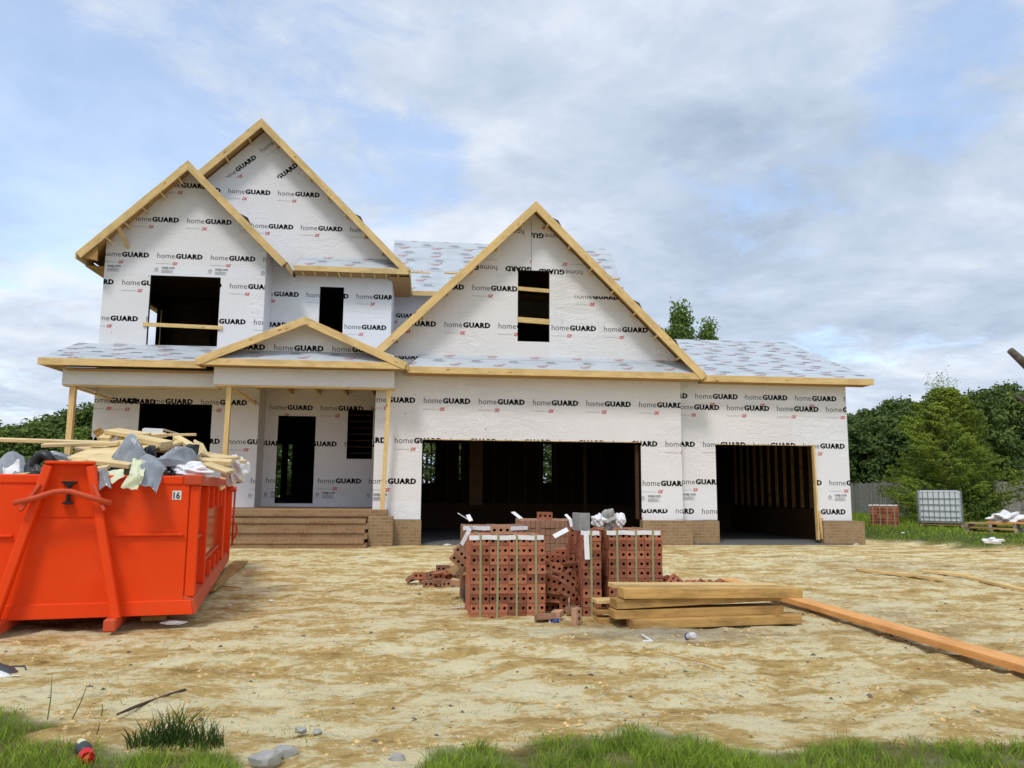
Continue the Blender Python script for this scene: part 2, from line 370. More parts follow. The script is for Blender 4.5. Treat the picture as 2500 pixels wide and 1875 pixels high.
def sidewall(name, x, y0, y1, z0, z1, th, parent, hole=None, mats=('wrap', 'shade_sheath')):
    mb = MB(); polys = [rect(y0, y1, z0, z1)]
    if hole: polys = cliphole(polys, hole)
    for p in polys:
        mb.poly([(x, a, b) for a, b in p], 0); mb.poly([(x+th, a, b) for a, b in reversed(p)], 1)
    if hole:
        a0, a1, b0, b1 = hole
        for (a, b, c, d) in ((a0, b0, a0, b1), (a0, b1, a1, b1), (a1, b1, a1, b0), (a1, b0, a0, b0)):
            mb.poly([(x, a, b), (x, c, d), (x+th, c, d), (x+th, a, b)], 1)
    for (a, b, c, d) in ((y0, z0, y0, z1), (y1, z0, y1, z1)):
        mb.poly([(x, a, b), (x, c, d), (x+th, c, d), (x+th, a, b)], 0)
    return mb.build(name, [M[i] for i in mats], parent)
# roof plane: polygon in (u,v) on origin o with unit axes u (along eave) and v (up the slope)
SCRIB = [(2, [(0, 0), (.1, .06), (.1, .085), (0, .025)]), (2, [(.06, .0), (.22, .09), (.24, .075), (.08, -.015)]), (2, [(.16, .0), (.30, .085), (.32, .06), (.18, -.02)]),
         (2, [(.24, .03), (.36, .10), (.37, .075), (.25, .01)]), (2, rect(.06, .3, -.045, -.03)), (2, [(.3, .11), (.38, .12), (.36, .06), (.345, .06)])]
DASH = [(3, rect(0, .26, 0, .05)), (4, rect(-.1, .38, -.045, -.03)), (4, rect(.0, .3, -.085, -.07))]
def roof(name, o, u, v, poly, parent, marks=True, th=.04, seed=0, big=1.):
    o, u, v = Vector(o), Vector(u).normalized(), Vector(v).normalized(); n = u.cross(v).normalized()
    mb = MB(); P = lambda a, b, h=0: tuple(o+u*a+v*b+n*h)
    mb.poly([P(a, b) for a, b in poly], 0); mb.poly([P(a, b, -th) for a, b in reversed(poly)], 1)
    for i in range(len(poly)):
        a, b = poly[i]; c, d = poly[(i+1) % len(poly)]
        mb.poly([P(a, b), P(a, b, -th), P(c, d, -th), P(c, d)], 5)
    if marks:
        r = random.Random(seed); us = [p[0] for p in poly]; vs = [p[1] for p in poly]; j = 0; vv = min(vs)+.12
        while vv < max(vs):
            uu = min(us)-1+r.random(); step = .95 if j % 2 else 1.1
            while uu < max(us):
                for mi, p in (SCRIB if j % 2 == 0 else DASH):
                    q = clipconv([(uu+a*big, vv+b*big) for a, b in p], poly)
                    if q: mb.poly([P(a, b, .004) for a, b in q], mi)
                uu += step
            if j % 3 == 1:
                q = clipconv(rect(min(us)-1, max(us)+1, vv+.1, vv+.112), poly)
                if q: mb.poly([P(a, b, .0035) for a, b in q], 4)
            vv += .27*big; j += 1
    return mb.build(name, [M['felt'], M['osb'], M['mark_red'], M['mark_grey'], M['pale_ink'], M['felt_dark']], parent)
# ================================================================== THE HOUSE
H = empty('house', (0, 0, 0), 0, 'unfinished two storey house sheathed in white printed house wrap with bare timber eaves', 'house')
PT = 1.385
def row(x, y, Y, o=None): q = at(x, y, Y); return (q.z, q.x, PT, o or {})
Yg, Ys, Yw, Ym, YM = 19.9, 20.2, 21.5, 22.4, 24.8
def gable(xc, zc, x0, x1, z0):          # outline under a 45 degree roof
    pts = [(x0, z0), (x1, z0), (x1, zc-(x1-xc))]
    return pts+[(xc, zc), (x0, zc-(xc-x0))]
# garage front: door and window
g_out = gable(2.71, 8.62, -1.25, 6.6, .63)
g_holes = [(-.07, 5.52, .6, 2.59), (2.31, 3.14, 5.16, 7.05)]
FL = {'flip': True}
q1 = at(900+695/2.212, 450+440/2.212, Yg); q2 = at(900+1155/2.212, 450+465/2.212, Yg); q3 = at(900+840/2.212, 450+245/2.212, Yg)
left_sheet, right_sheet = rect(-2, 2.66, 5, 9), rect(2.66, 8, 5, 9)
g_rows = [row(1034.5, 984, Yg), row(963.3, 1081.5, Yg), row(1569, 1186, Yg, {'cert': 1}), row(1650, 1253, Yg, {'clip': rect(4, 8, .6, at(1600, 1243, Yg).z)}),
          (4.62, .2, PT, {'clip': rect(-3, 8, .6, 4.70)}),
          row(1085, 798, Yg), row(1153, 708, Yg, {'only': [-1, 0]}), (q1.z+.0, q1.x, PT, {'flip': True, 'clip': left_sheet, 'only': [0, 1]}), (q2.z, q2.x, PT, {'flip': True, 'clip': right_sheet, 'only': [0]}),
          (q3.z, q3.x, PT, {'flip': True, 'clip': left_sheet, 'only': [0]}), (q3.z-.08, q3.x+1.0, PT, {'flip': True, 'clip': right_sheet, 'only': [0]}),
          (at(1420, 729, Yg).z, at(1403, 729, Yg).x, PT, {'only': [0], 'clip': rect(0, 8, 5.9, at(1420, 722, Yg).z)})]
def seam(mb): mb.poly([(2.655, Yg-.003, 7.05), (2.665, Yg-.003, 7.05), (2.668, Yg-.003, 8.4), (2.658, Yg-.003, 8.4)], 3)
gw = wall('wall', g_out, g_holes, Yg, .12, H, g_rows, seam, sheets=[(-1.25, -.07, .63, 1.05), (5.52, 6.6, .63, 1.45), (3.15, 6.6, 4.75, 6.02), (2.66, 6, 7.0, 8.6)])
tag(gw, 'garage front wall and gable in printed white wrap')
for (x0, y0), (x1, y1), hh in (((1265, 697.5), (1341, 708), .1), ((1265, 777), (1342, 780), .14)):
    a, b = at(x0, y0, Yg+.02), at(x1, y1, Yg+.02); z = (a.z+b.z)/2 - .05
    beam('window_board', (2.315, Yg+.025, z+.02), (3.135, Yg+.025, z-.02), .038, hh, M['lumber'], H)
# single garage front
s_holes = [(7.62, 10.32, .6, 2.585)]
wall('wall', rect(6.6, 11.32, .62, 4.36), s_holes, Ys, .12, H,
     [row(1697.6, 973, Ys), row(1775, 1001.4, Ys), row(1716, 1091, Ys), row(2025, 1185, Ys, {'cert': 1}), row(1736-22, 1254.5, Ys)], sheets=[(6.6, 11.32, .62, 1.42), (9.75, 11.32, 1.421, 3.35), (6.6, 11.32, 3.72, 4.36)])
sidewall('wall', 6.6, Yg+.121, Ys-.001, .62, 4.3, -.1, H)
sidewall('wall', 11.32, Ys+.121, 28, .62, 4.3, -.12, H)
beam('door_jamb', (10.335, Ys-.03, .12), (10.31, Ys-.03, 2.6), .04, .14, M['lumber'], H, up=(0, 1, 0))
beam('door_jamb', (10.42, Ys-.055, .14), (10.36, Ys-.055, .86), .05, .15, M['lumber'], H, up=(0, 1, 0))
beam('door_header', (-.08, Yg-.012, 2.605), (5.53, Yg-.012, 2.605), .03, .014, M['lumber'], H)
beam('door_header', (7.6, Ys-.012, 2.60), (10.34, Ys-.012, 2.60), .03, .014, M['lumber'], H)
# wing front
w_holes = [(-7.38, -5.57, 5.06, 6.99), (-7.43, -5.6, 1.35, 3.54)]
w_out = gable(-6.48, 9.93, -8.57, -4.4, .8)
G0 = .475
def rowG(x, y, Y, o=None): q = at(x, y, Y); return (q.z, q.x-G0, PT, o or {})
w_rows = [rowG(441.7, 458, Yw, {'only': [0]}), row(326, 539, Yw), row(383.8, 629.7, Yw, {'cert': 1}), row(298, 695, Yw, {'clip': rect(-9, -4, 5, at(298, 680, Yw).z+.02)}), rowG(269, 782.5, Yw),
          row(357, 985, Yw), row(357-90, 985, Yw, {'only': [0], 's': .98}), row(557, 1084, Yw), row(612, 1180, Yw, {'cert': 1})]
wall('wall', w_out, w_holes, Yw, .12, H, w_rows, sheets=[(-8.57, -4.4, 6.99, 7.3), (-8.57, -4.4, .8, 1.9)])
sidewall('wall', -4.4, Yw+.121, Ym-.001, .8, 8.0, -.12, H)
sidewall('wall', -8.57, Yw+.121, 31, .0, 7.85, .12, H, hole=(24.5, 25.75, 5.1, 6.98))
beam('window_jamb', (-8.5, 25.78, 5.1), (-8.5, 25.78, 6.98), .14, .06, M['lumber'], H)
a, b = at(349, 791.5, Yw-.025), at(543, 800.5, Yw-.025)
beam('window_board', (a.x, Yw-.025, a.z), (b.x, Yw-.025, b.z-.0), .04, .1, M['lumber'], H)
beam('brace', tuple(at(288, 553, 21.0)), tuple(at(312, 605, 21.47)), .09, .04, M['lumber'], H)
# middle, both storeys
m_holes = [(-4.05, -3.03, .96, 3.36), (-2.16, -1.46, 2.19, 3.56), (-3.06, -2.39, 5.45, 7.06)]
m_rows = [rowG(668, 723, Ym, {'only': [0, 1]}), row(870, 729, Ym, {'only': [0]}), row(841, 803, Ym), rowG(560+520/3.686, 1000.5, Ym), rowG(560+735/3.686, 1089, Ym), row(776, 1179.6, Ym, {'cert': 1})]
wall('wall', rect(-4.4, -1.04, .8, 7.75), m_holes, Ym, .12, H, m_rows, sheets=[(-2.38, -1.04, 5.4, 6.32), (-4.4, -1.04, .8, 1.22), (-4.4, -2.4, 6.5, 6.95)])
b_rows = [row(557, 471.5, Ym), row(734.6, 561, Ym)]
bg = gable(-4.8, 11.62, -8.5, -1.1, 7.75)
def slanted(mb):
    for gx, gy in ((80+1105/2.212, 250+378/2.212), (80+1330/2.212, 250+420/2.212)):
        q = at(gx, gy, Ym); cl = rect(-9, 0, at(gx, 250+408/2.212, Ym).z, 12); r = R(41)
        write(mb, bg, [], Ym, q.x-G0*math.cos(r), q.z-G0*math.sin(r), LOGO, 1, False, r, extra=cl)
    q = at(80+1240/2.212, 250+272/2.212, Ym); write(mb, bg, [], Ym, q.x, q.z, LOGO, 1, False, R(41))
gwall = wall('gable_wall', bg, [], Ym, .12, H, b_rows, slanted)
sidewall('wall', -1.04, Ym+.121, YM-.001, 4.4, 7.6, -.12, H)
wall('wall', rect(-1.04, 6.2, 4.4, 7.7), [], YM, .12, H, [rowG(966, 775, YM)])
sidewall('wall', 6.2, YM+.121, 29, 4.0, 8.0, -.12, H)
# portico gable
t_out = [(-5.1, 4.6), (-.8, 4.6), (-.8, 4.62), (-2.92, 5.36), (-5.1, 4.62)]
wall('gable_wall', t_out, [], 19.4, .1, H, [row(669, 855, 19.4)])
# foundation bricks
for x0, x1, y0, y1, z1 in ((-.76, -.05, 19.75, 20.0, .62), (5.5, 6.8, 19.75, 20.04, .63), (6.8, 7.62, 20.06, 20.32, .61), (10.42, 11.56, 20.0, 20.32, .61), (11.2, 11.54, 20.32, 28, .61)):
    box('foundation', x0, x1, y0, y1, -.2, z1, M['foundation'], H, .006)
box('foundation', -8.75, -.84, 19.62, 22.5, -.2, .70, M['foundation'], H, .006)
box('porch_floor', -8.78, -.87, 19.575, 22.39, .70, .87, M['stepbrick'], H, .01)
box('foundation', -1.30, -.72, 19.32, 19.72, -.2, .72, M['foundation'], H, .01)
for i, (y, z) in enumerate(((19.29, .655), (19.01, .437), (18.73, .22))):
    st = box('step', -5.9, -1.301, y+.03, 19.62, z-.24 if i < 2 else -.1, z-.106, M['stepbrick'], H, .006)
    b = MB(); n = 42; w = (5.9-1.36)/n; r = random.Random(i)
    for k in range(n):
        dx = -5.9+k*w; dz = r.uniform(-.004, .004); dy = r.uniform(-.003, .003); b.box(dx+.0005, dx+w-.0005, y+dy, y+.34, z-.105, z+dz)
    b.build('tread', M['stepbrick'], st, .004); b = None
# roofs (underlayment on sheathing)
s2 = math.sqrt(.5)
def slope45(name, xc, zc, y0, y1, run, side, seed=0):
    L = run/s2
    if side > 0: return roof(name, (xc, y0, zc), (0, 1, 0), (-1, 0, 1), [(0, -L), (y1-y0, -L), (y1-y0, 0), (0, 0)], H, True, .05, seed)
    return roof(name, (xc, y1, zc), (0, -1, 0), (1, 0, 1), [(0, -L), (y1-y0, -L), (y1-y0, 0), (0, 0)], H, True, .05, seed)
slope45('roof', -6.45, 10.03, 21.0, 21.95, 2.65, -1, 1); slope45('roof', -6.45, 10.03, 21.0, 22.55, 2.7, 1, 2)
slope45('roof', -4.8, 11.76, 21.9, 31, 4.3, -1, 3); slope45('roof', -4.8, 11.76, 21.9, 31, 4.26, 1, 4)
slope45('roof', 2.71, 8.74, 19.4, 25.6, 4.38, -1, 5); slope45('roof', 2.71, 8.74, 19.4, 25.6, 4.42, 1, 6)
roof('roof', (-1.2, 24.3, 7.5), (1, 0, 0), (0, 1, 1), [(0, 0), (7.57, 0), (7.57, 3.366), (0, 3.366)], H, True, .05, 7)
roof('roof', (6.37, 29.1, 7.46), (-1, 0, 0), (0, -1, 1), [(0, 0), (7.57, 0), (7.57, 3.366), (0, 3.366)], H, False, .05, 7)
k = .385; L = math.hypot(5.05, 5.05*k)
roof('roof', (5.0, 19.8, 4.38), (1, 0, 0), (0, 1, k), [(0, 0), (6.89, 0), (6.89, L), (0, L)], H, True, .05, 8)
roof('roof', (11.89, 29.9, 4.38), (-1, 0, 0), (0, -1, k), [(0, 0), (13, 0), (13, L), (0, L)], H, False, .05, 8)
L = math.hypot(1.9, .71)
roof('roof', (-9.14, 19.6, 4.39), (1, 0, 0), (0, 1, .374), [(0, 0), (6.5, 0), (6.5, L), (.05, L)], H, True, .04, 9)
kk = 1.05/2.44; L = math.hypot(2.45, 1.05)
roof('roof', (-2.92, 19.0, 5.44), (0, 1, 0), (-1, 0, kk), [(0, -L), (3.4, -L), (3.4, 0), (0, 0)], H, True, .04, 10)
roof('roof', (-2.92, 22.4, 5.44), (0, -1, 0), (1, 0, kk), [(0, -L), (3.4, -L), (3.4, 0), (0, 0)], H, True, .04, 11)
for x0, x1, Y in ((-.75, .05, 25.13), (.5, 6.3, 25.15)): beam('batten', (x0, Y, 7.5+Y-24.3+.02), (x1, Y, 7.5+Y-24.3+.02), .07, .02, M['lumber'], H, up=(0, -1, 1))
for xc, zc, xx, y, sd in ((2.71, 8.74, 5.35, 19.42, 1), (2.71, 8.74, 3.25, 19.42, 1), (2.71, 8.74, 6.3, 19.42, 1), (-4.8, 11.76, -6.0, 21.95, -1), (-6.45, 10.03, -7.35, 21.02, -1), (-6.45, 10.03, -8.2, 21.02, -1), (-6.45, 10.03, -4.9, 21.02, 1), (-4.8, 11.76, -2.0, 21.95, 1)):
    z = zc-abs(xx-xc); b = MB(); f = [(xx-.16, y, z+.16*sd+.004), (xx+.16, y, z-.16*sd+.004), (xx+.05, y+.0, z+.06)]; b.poly(f); b.poly([(q[0], q[1]+.12, q[2]-.0) for q in reversed(f)])
    for i in range(3): j = (i+1) % 3; b.poly([f[i], f[j], (f[j][0], f[j][1]+.12, f[j][2]), (f[i][0], f[i][1]+.12, f[i][2])])
    b.build('felt_flap', M['felt_dark'], H)
# pent roofs under the gables
def pent(x0, x1, y0, z0, y1, z1, seed, clipx=0):
    v = Vector((0, y1-y0, z1-z0)); L = v.length
    roof('pent_roof', (x0, y0, z0), (1, 0, 0), v, [(0, 0), (x1-x0, 0), (x1-x0-clipx, L), (clipx, L)], H, True, .03, seed, .8)
pent(-.45, 7.0, 19.42, 4.37, Yg+.0, 4.75, 20, .3); pent(-3.74, -.6, 21.92, 7.52, Ym, 7.93, 21, .2); pent(-5.25, -.6, 19.02, 4.39, 19.4, 4.66, 22, .3)
# eave and rake boards
def fascia(x0, x1, y, ztop, h=.165, name='fascia'):
    return beam(name, (x0, y, ztop-h/2), (x1, y, ztop-h/2), .04, h, M['lumber'], H)
def rake(xc, zc, xt, y, h=.19, zt=None):
    zt = zc-abs(xt-xc) if zt is None else zt
    d = Vector((xt-xc, 0, zt-zc)).normalized(); t = abs(d.z/d.x)
    n = Vector((-d.z, 0, d.x)); n = n if n.z < 0 else -n
    p0 = Vector((xc, y, zc))+Vector((0, 0, -h/2/abs(d.x))); p1 = Vector((xt, y, zt))+n*h/2
    L = (p1-p0).length
    o = beam('rake_board', p0, p1, .042, h, M['lumber'], H, cut0=t)
    return o
def lookouts(xc, zc, xt, y0, y1, n, drop=.2):
    for i in range(n):
        f = (i+.6)/n; x = xc+(xt-xc)*f; z = zc-abs(x-xc)-drop
        sg = 1 if xt > xc else -1
        beam('lookout', (x, y0+.02, z), (x, y1+.02, z), .04, .09, M['lumber'], H, up=(sg*s2, 0, s2))
for xc, zc, xs_, y in ((-6.45, 10.03, (-9.1, -3.76), 21.0), (-4.8, 11.76, (-7.6, -.55), 21.9), (2.71, 8.74, (-1.55, 7.13), 19.4)):
    for xt in xs_: rake(xc, zc, xt, y-.022)
lookouts(-6.45, 10.03, -8.6, 21.0, Yw, 5); lookouts(-6.45, 10.03, -4.4, 21.0, Yw, 5)
lookouts(-4.8, 11.76, -6.6, 21.9, Ym, 3); lookouts(-4.8, 11.76, -1.1, 21.9, Ym, 7)
lookouts(2.71, 8.74, -1.0, 19.4, Yg, 6); lookouts(2.71, 8.74, 6.7, 19.4, Yg, 7)
rake(-2.92, 5.44, -5.38, 18.978, .18, 5.44-2.46*kk); rake(-2.92, 5.44, -.47, 18.978, .18, 5.44-2.45*kk)
fascia(-.46, 7.10, 19.40, 4.365); fascia(7.16, 11.89, 19.78, 4.375, .17); fascia(-3.72, -.56, 21.88, 7.515, .15); fascia(-.56, 4.5, 24.28, 7.51, .15)
fascia(-9.14, -5.30, 19.58, 4.395, .17); fascia(-5.36, -.5, 19.0, 4.385, .16)
for x, y0, y1, z, h in ((-9.1, 21.0, 26, 7.32, .17), (-.53, 21.9, 24.3, 7.44, .19), (-3.77, 21.02, 21.9, 7.28, .17), (7.12, 19.42, 19.8, 4.28, .17), (-9.12, 19.62, 21.5, 4.31, .15), (-.47, 19.0, 19.42, 4.31, .16), (-5.38, 19.0, 19.6, 4.31, .16)):
    beam('fascia', (x, y0, z), (x, y1, z), .04, h, M['lumber'], H)
# boxed soffits
for x0, x1, y0, y1, z in ((-1.1, -.55, 22.0, 24.3, 7.30), (-9.08, -8.58, 21.55, 28, 7.18), (-.54, 7.05, 19.44, 19.89, 4.20), (7.2, 11.8, 19.82, 20.19, 4.20), (-3.9, -.6, 21.95, 22.39, 7.36), (-5.3, -.55, 19.05, 19.34, 4.235), (-9.1, -5.4, 19.62, 19.94, 4.235)):
    box('soffit', x0, x1, y0, y1, z, z+.02, M['osb'], H)
for i in range(9):
    x = -3.5+i*.33; beam('rafter_tail', (x, 21.93, 7.36), (x, 22.38, 7.36), .04, .08, M['lumber'], H)
b = MB(); b.poly([(-9.05, 21.03, 7.3), (-8.58, 21.03, 7.2), (-8.58, 21.03, 7.8)]); b.poly([(-9.05, 21.08, 7.3), (-8.58, 21.08, 7.8), (-8.58, 21.08, 7.2)])
b.build('soffit_end', M['osb'], H)
# porch beams, posts and ceiling
box('beam', -5.05, -.78, 19.35, 19.62, 3.81, 4.232, M['beamwrap'], H, .008)
box('beam', -8.73, -5.06, 19.95, 20.2, 3.81, 4.232, M['beamwrap'], H, .008)
box('beam', -8.73, -8.5, 20.2, 21.49, 3.81, 4.22, M['beamwrap'], H, .008); box('beam', -1.02, -.79, 19.62, 19.9, 3.81, 4.22, M['beamwrap'], H, .008)
box('beam', -5.05, -4.85, 19.63, 19.95, 3.81, 4.22, M['beamwrap'], H)
box('beam_plate', -5.03, -.76, 19.37, 19.6, 3.775, 3.807, M['lumber'], H); box('beam_plate', -8.71, -5.07, 19.97, 20.18, 3.775, 3.807, M['lumber'], H)
box('ceiling', -8.6, -1.0, 19.7, Ym-.01, 4.15, 4.17, M['osb'], H)
for i in range(10):
    x = -8.2+i*.75; box('joist', x, x+.04, 20.22 if x < -5.1 else 19.64, Ym-.02 if x > -4.4 else Yw-.02, 3.96, 4.148, M['lumber'], H)
beam('post', (-8.5, 20.07, .87), (-8.5, 20.07, 3.775), .13, .13, M['lumber'], H, up=(0, 1, 0))
beam('post', (-4.72, 19.48, .87), (-4.70, 19.48, 3.775), .11, .1, M['lumber'], H, up=(0, 1, 0))
beam('post', (-1.0, 19.62, .87), (-.9, 19.47, 3.775), .10, .09, M['lumber'], H, up=(0, 1, 0))
beam('brace', (-8.42, 20.1, 3.74), (-8.1, 21.4, 3.62), .09, .04, M['lumber'], H); beam('brace', (-4.62, 19.6, 3.72), (-4.5, 21.45, 3.6), .09, .04, M['lumber'], H)
# interior shell
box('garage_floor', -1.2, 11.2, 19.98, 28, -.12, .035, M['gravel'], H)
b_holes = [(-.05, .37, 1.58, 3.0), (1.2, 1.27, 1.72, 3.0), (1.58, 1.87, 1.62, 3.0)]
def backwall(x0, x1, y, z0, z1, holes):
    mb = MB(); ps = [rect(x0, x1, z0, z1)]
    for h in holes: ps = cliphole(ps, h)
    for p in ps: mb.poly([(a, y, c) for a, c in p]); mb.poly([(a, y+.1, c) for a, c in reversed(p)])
    return mb.build('back_wall', M['shade_sheath'], H)
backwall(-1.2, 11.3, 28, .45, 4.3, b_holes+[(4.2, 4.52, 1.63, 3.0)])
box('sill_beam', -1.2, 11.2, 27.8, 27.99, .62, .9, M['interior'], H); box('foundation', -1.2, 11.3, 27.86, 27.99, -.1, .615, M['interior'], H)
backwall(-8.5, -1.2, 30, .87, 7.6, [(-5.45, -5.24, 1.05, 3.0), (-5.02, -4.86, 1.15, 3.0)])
box('interior_wall', -1.2, -1.1, 20.05, 30, .0, 4.3, M['shade_sheath'], H); box('interior_wall', 6.55, 6.65, 20.4, 28, .9, 4.3, M['shade_sheath'], H)
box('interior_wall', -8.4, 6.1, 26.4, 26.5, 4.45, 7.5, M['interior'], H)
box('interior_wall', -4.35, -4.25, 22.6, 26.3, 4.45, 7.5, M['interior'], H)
box('floor_deck', -8.5, -1.1, 22.55, 30, .80, .9, M['shade_sheath'], H); box('floor_deck', -8.5, -4.45, 21.64, 22.55, .80, .9, M['shade_sheath'], H)
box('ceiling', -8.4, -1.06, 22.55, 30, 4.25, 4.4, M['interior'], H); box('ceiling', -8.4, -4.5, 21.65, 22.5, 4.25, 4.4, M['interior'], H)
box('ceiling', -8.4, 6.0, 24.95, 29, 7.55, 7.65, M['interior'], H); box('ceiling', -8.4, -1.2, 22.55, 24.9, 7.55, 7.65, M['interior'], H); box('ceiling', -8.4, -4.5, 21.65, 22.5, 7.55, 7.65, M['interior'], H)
box('ceiling', -1.05, 11.2, 20.35, 28, 4.22, 4.32, M['interior'], H); box('interior_wall', .6, 4.9, 23.5, 23.6, 4.4, 6.5, M['shade_sheath'], H)
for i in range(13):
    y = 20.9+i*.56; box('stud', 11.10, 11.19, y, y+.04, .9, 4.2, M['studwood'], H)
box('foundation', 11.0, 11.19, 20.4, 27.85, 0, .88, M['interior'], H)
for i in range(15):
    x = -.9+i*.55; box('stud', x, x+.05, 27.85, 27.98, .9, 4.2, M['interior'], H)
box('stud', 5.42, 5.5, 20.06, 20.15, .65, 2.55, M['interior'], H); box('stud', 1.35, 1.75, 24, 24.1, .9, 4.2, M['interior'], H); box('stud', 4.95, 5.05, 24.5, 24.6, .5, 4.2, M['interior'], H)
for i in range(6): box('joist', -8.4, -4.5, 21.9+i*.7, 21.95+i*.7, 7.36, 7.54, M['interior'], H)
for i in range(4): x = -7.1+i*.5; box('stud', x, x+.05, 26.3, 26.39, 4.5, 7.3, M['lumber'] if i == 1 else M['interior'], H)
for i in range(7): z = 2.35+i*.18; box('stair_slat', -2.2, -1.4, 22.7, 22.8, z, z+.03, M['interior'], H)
# ================================================================== THE ROLL-OFF DUMPSTER
DA = R(10.4)
D = empty('dumpster', (-3.45, 8.26, 0), DA, 'orange roll-off dumpster numbered 16, heaped with scrap lumber and plastic sheet', 'dumpster')
O, OW = M['orange'], M['orange_worn']
HW, DL, ZB, ZT = 1.19, 6.3, .22, 1.40          # half width, length, floor, rim
b = MB(); b.box(-HW+.1, HW-.1, .0, .05, ZB, ZT); b.box(-HW+.1, -HW+.14, .05, DL, ZB, ZT); b.box(HW-.14, HW-.1, .05, DL, ZB, ZT); b.box(-HW+.14, HW-.14, .05, DL, ZB, ZB+.05); b.box(-HW+.14, HW-.14, DL-.06, DL, ZB, ZT)
b.build('body', O, D, .008)
b = MB(); b.hexa([(-HW, -.02, .10), (HW, -.02, .10), (HW-.02, .12, .10), (-HW+.02, .12, .10), (-HW+.02, -.012, ZB+.02), (HW-.02, -.012, ZB+.02), (HW-.1, .12, ZB+.02), (-HW+.1, .12, ZB+.02)])
b.build('bottom_rail', O, D, .006)
for sx in (-1, 1):
    b = MB(); xs = sorted((sx*(HW-.1), sx*(HW+.03))); b.hexa([(xs[0], .0, .10), (xs[1], .0, .10), (xs[1], DL, .10), (xs[0], DL, .10), (xs[0], 0, ZB+.06), (xs[1]-(.03 if sx > 0 else 0), 0, ZB+.03), (xs[1]-(.03 if sx > 0 else 0), DL, ZB+.03), (xs[0], DL, ZB+.06)])
    b.build('bottom_rail', OW, D, .006)
    xs = sorted((sx*(HW-.16), sx*(HW+.02))); b = MB(); b.box(xs[0], xs[1], -.02, DL, ZT-.02, ZT+.09); b.build('top_rail', OW if sx > 0 else O, D, .015)
    xs = sorted((sx*(HW-.099), sx*(HW-.0)))
    for y, w, z0, z1 in ((.02, .1, ZB+.05, ZT-.022), (1.2, .1, ZB+.05, ZT-.022), (2.1, .07, 1.1, ZT-.022), (3.0, .07, 1.1, ZT-.022), (3.8, .07, 1.1, ZT-.022), (2.1, .07, ZB+.05, .45), (3.0, .07, ZB+.05, .45), (3.8, .07, ZB+.05, .45), (4.55, .3, ZB+.05, ZT-.022)):
        b = MB(); b.box(xs[0], xs[1], y, y+w, z0, z1); b.build('side_rib', O, D, .008)
    xs = sorted((sx*(HW-.099), sx*(HW-.05)))
    for y0, y1, z in ((.13, 1.19, .80), (1.31, 4.54, 1.08), (1.31, 4.54, .46)):
        b = MB(); b.box(xs[0], xs[1], y0, y1, z, z+.035); b.build('side_rail', OW, D, .004)
    xs = sorted((sx*(HW-.0985), sx*(HW-.08))); b = MB(); b.box(xs[0], xs[1], 1.32, 4.53, .50, 1.075); b.build('side_panel', M['gloss'], D, .004)
box('top_rail', -HW+.161, HW-.161, -.015, .1, ZT-.015, ZT+.075, O, D, .012)
b = MB(); b.box(HW-.1, HW+.03, DL-.12, DL+.05, .12, ZT+.02); b.build('door_post', O, D, .01)
b = MB(); b.tube([(HW+.07, DL+.0, ZT-.05), (HW+.07, DL+.0, .35)], .018, 8); b.build('latch_rod', OW, D, smooth=True)
b = MB(); b.tube([(HW-.02, DL-.1, ZT-.06), (HW+.10, DL-.1, ZT-.06)], .05, 10); b.build('hinge', OW, D)
b = MB(); b.tube([(HW+.05+.09*math.cos(a), DL-.1, .62+.16*math.sin(a)) for a in np.linspace(-1.5, 1.6, 9)], .02, 8); b.build('latch_ring', OW, D, smooth=True)
# horizontal stiffeners of the front panel
for x0, x1 in ((-HW+.1, -.46), (.43, HW-.13)):
    b = MB(); b.box(x0, x1, -.035, .0, .875, .90); b.build('front_rail', O, D, .006)
# the A shaped pull frame
for sx in (-1, 1):
    leg = beam('frame_leg', (sx*.52, -.16, .1), (sx*.185, -.07, 1.56), .085, .11, O, D, up=(0, 1, 0), bevel=.012)
    b = MB(); b.box(sx*.485-.055, sx*.485+.055, -.30, .6, 0, .12); b.build('skid', OW, D, .015)
    b = MB(); b.box(sx*.485-.05, sx*.485+.05, .7, DL, 0.02, .13); b.build('skid', OW, D, .01)
    beam('gusset', (sx*.36, -.22, 1.13), (sx*.235, -.13, 1.38), .03, .05, OW, D, up=(0, 1, 0))
b = MB(); b.hexa([(-.3, -.01, 1.06), (.3, -.01, 1.06), (.3, .03, 1.06), (-.3, .03, 1.06), (-.2, -.06, 1.58), (.2, -.06, 1.58), (.2, -.02, 1.58), (-.2, -.02, 1.58)]); b.build('hook_plate', O, D, .006)
b = MB(); b.box(-.215, .215, -.13, .0, 1.575, 1.605); b.build('frame_cap', O, D, .008)
b = MB(); b.tube([(-.42, -.23, 1.20), (-.26, -.22, 1.245), (-.1, -.21, 1.305), (-.03, -.21, 1.315), (.05, -.21, 1.312), (.22, -.22, 1.26), (.42, -.23, 1.20)], .027, 12); b.build('pull_bar', OW, D, smooth=True)
b = MB()
for z0, z1, w0, w1 in ((1.395, 1.41, .07, .07), (1.36, 1.395, .02, .05), (1.22, 1.36, .014, .014), (1.19, 1.22, .055, .02)):
    b.hexa([(-w0, -.085, z0), (w0, -.085, z0), (w0, -.03, z0), (-w0, -.03, z0), (-w1, -.085, z1), (w1, -.085, z1), (w1, -.03, z1), (-w1, -.03, z1)])
b.build('hook', M['black'], D, .004)
b = MB(); b.poly([(.93, -.003, 1.235), (1.015, -.003, 1.235), (1.015, -.003, 1.325), (.93, -.003, 1.325)], 0)
for p in fit('16', .062, .068, .02): b.poly([(.941+q[0], -.006, 1.246+q[1]) for q in p], 1)
b.build('number_sign', [M['white'], M['ink']], D)
